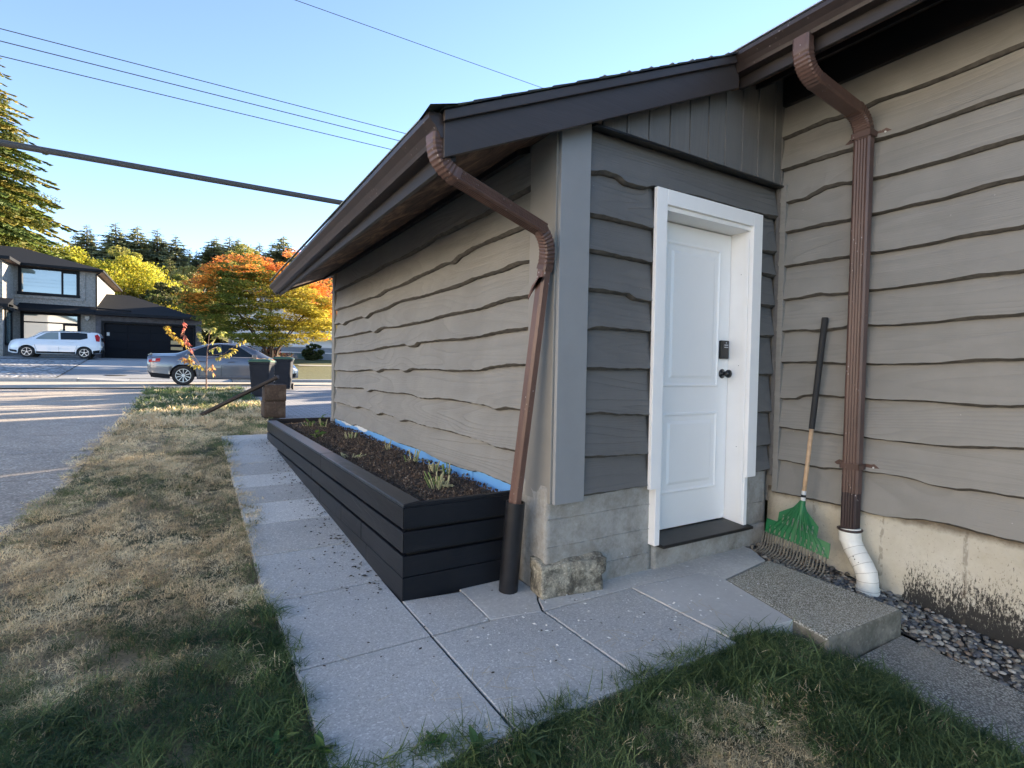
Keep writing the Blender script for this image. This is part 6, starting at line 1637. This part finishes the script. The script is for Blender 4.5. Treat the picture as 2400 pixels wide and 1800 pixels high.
# ------------------------------------------------------------------ unseen objects added for the light: one bounces sun, the rest cast shadows
lh = thing('unseen_house', 'unseen white two storey house added to bounce sunlight', 'house', (-14, -1, -.2))  # white house added out of frame as a sunlit bounce surface
box('wall', M['whitehouse'], lh, -24, -13.5, -12, 12, -.6, 6.8)
MB().prism([(-25, 6.8), (-12.9, 6.8), (-19, 9.3)], 'y', -12.6, 12.6).build('roof', M['roof2'], lh)
for (ya, yb, za, zb) in ((-7, -5, .9, 2.2), (-2.5, 0, .9, 2.2), (3, 5.6, .9, 2.2), (-7, -5, 3.8, 5.2), (-2.5, 0, 3.8, 5.2), (3, 5.6, 3.8, 5.2)):
    wf = box('window', M['trimblack'], lh, -13.496, -13.45, ya, yb, za, zb); box('pane', M['winglass'], wf, -13.448, -13.44, ya+.08, yb-.08, za+.08, zb-.08)
ns = thing('unseen_house', 'unseen plain house added to shade the drive', 'house', (22, 14, .4))  # thin house added out of view, sized by the shade it casts
box('wall', M['whitehouse'], ns, 22, 25, 16.1, 19.5, .3, 7.4)
MB().prism([(15.9, 7.4), (18.7, 7.4), (17.3, 8.6)], 'x', 21.8, 25.2).build('roof', M['roof2'], ns)
DK = [(.05, .08, .03), (.07, .10, .035)]  # the trees below are placed out of view to shape the light bands
for x_, y_, h_, r_, sd_, lab in ((9.2, 16.45, 6.6, 1.7, 81, 'clipped dark tree hidden behind the near house'), (8.6, 18.0, 6.0, .95, 82, 'second clipped dark tree hidden behind the near house'), (6.0, 17.8, 5.4, 1.0, 83, 'smaller clipped dark tree hidden behind the near house'), (20, 26.1, 11, 1.5, 84, 'tall dark tree across the street hidden by the near house')):
    broadleaf('dark_tree', lab, x_, y_, h_, r_, DK, sd_, zlow=.05, leaf=.28, n=6000, group='unseen trees added to cast shadow bands')

# crumbs of soil, chips and dry clippings lying on the paving
def debris():
    V = []; F = []; T = []
    for i in range(520):
        k = rnd.random()
        if k < .55: y = rnd.uniform(2.75, 7.6); x = px_(y)-abs(rnd.gauss(0, .10))-.01; c = (.03, .022, .015); sz = rnd.uniform(.003, .009)
        elif k < .75: y = rnd.uniform(1.65, 3.5); x = rnd.uniform(.42, .93) if y > 2.6 else rnd.uniform(.45, 2.1); c = (.05, .04, .03); sz = rnd.uniform(.002, .006)
        else: x = rnd.uniform(1.1, 2.9); y = rnd.uniform(1.75, 2.3); c = (.75, .75, .72); sz = rnd.uniform(.002, .007)
        z = G(x, y)+.004; k0 = len(V); a = rnd.uniform(0, 6.28); l_ = sz*rnd.uniform(1, 2.2)
        d = Vector((math.cos(a)*l_, math.sin(a)*l_, 0)); e = Vector((-math.sin(a)*sz, math.cos(a)*sz, 0)); p = Vector((x, y, z))
        V += [tuple(p-d), tuple(p-e), tuple(p+d), tuple(p+e), tuple(p+Vector((0, 0, sz*.6)))]; F += [(k0, k0+1, k0+4), (k0+1, k0+2, k0+4), (k0+2, k0+3, k0+4), (k0+3, k0, k0+4)]; T += [c]*5
    for i in range(70):
        x = rnd.uniform(.40, 2.4); y = rnd.uniform(1.66, 1.9) if x > .6 else rnd.uniform(1.7, 6.5); a = rnd.uniform(0, 6.28); l_ = rnd.uniform(.015, .05); z = G(x, y)+.006; k0 = len(V)
        p = Vector((x, y, z)); d = Vector((math.cos(a)*l_, math.sin(a)*l_, .002)); e = Vector((-math.sin(a), math.cos(a), 0))*.0012
        V += [tuple(p-d-e), tuple(p-d+e), tuple(p+d+e), tuple(p+d-e)]; F.append((k0, k0+1, k0+2, k0+3)); T += [(.5, .42, .27)]*4
    link_mesh('paving_debris', V, F, M['debris'], None, kind='stuff', tints=np.array(T), label='soil crumbs, chips and dry clippings scattered on the paving', cat='debris')
n_ = NM('loose crumbs', .95); n_.color(n_.attr('tint')); M['debris'] = n_.m
debris()
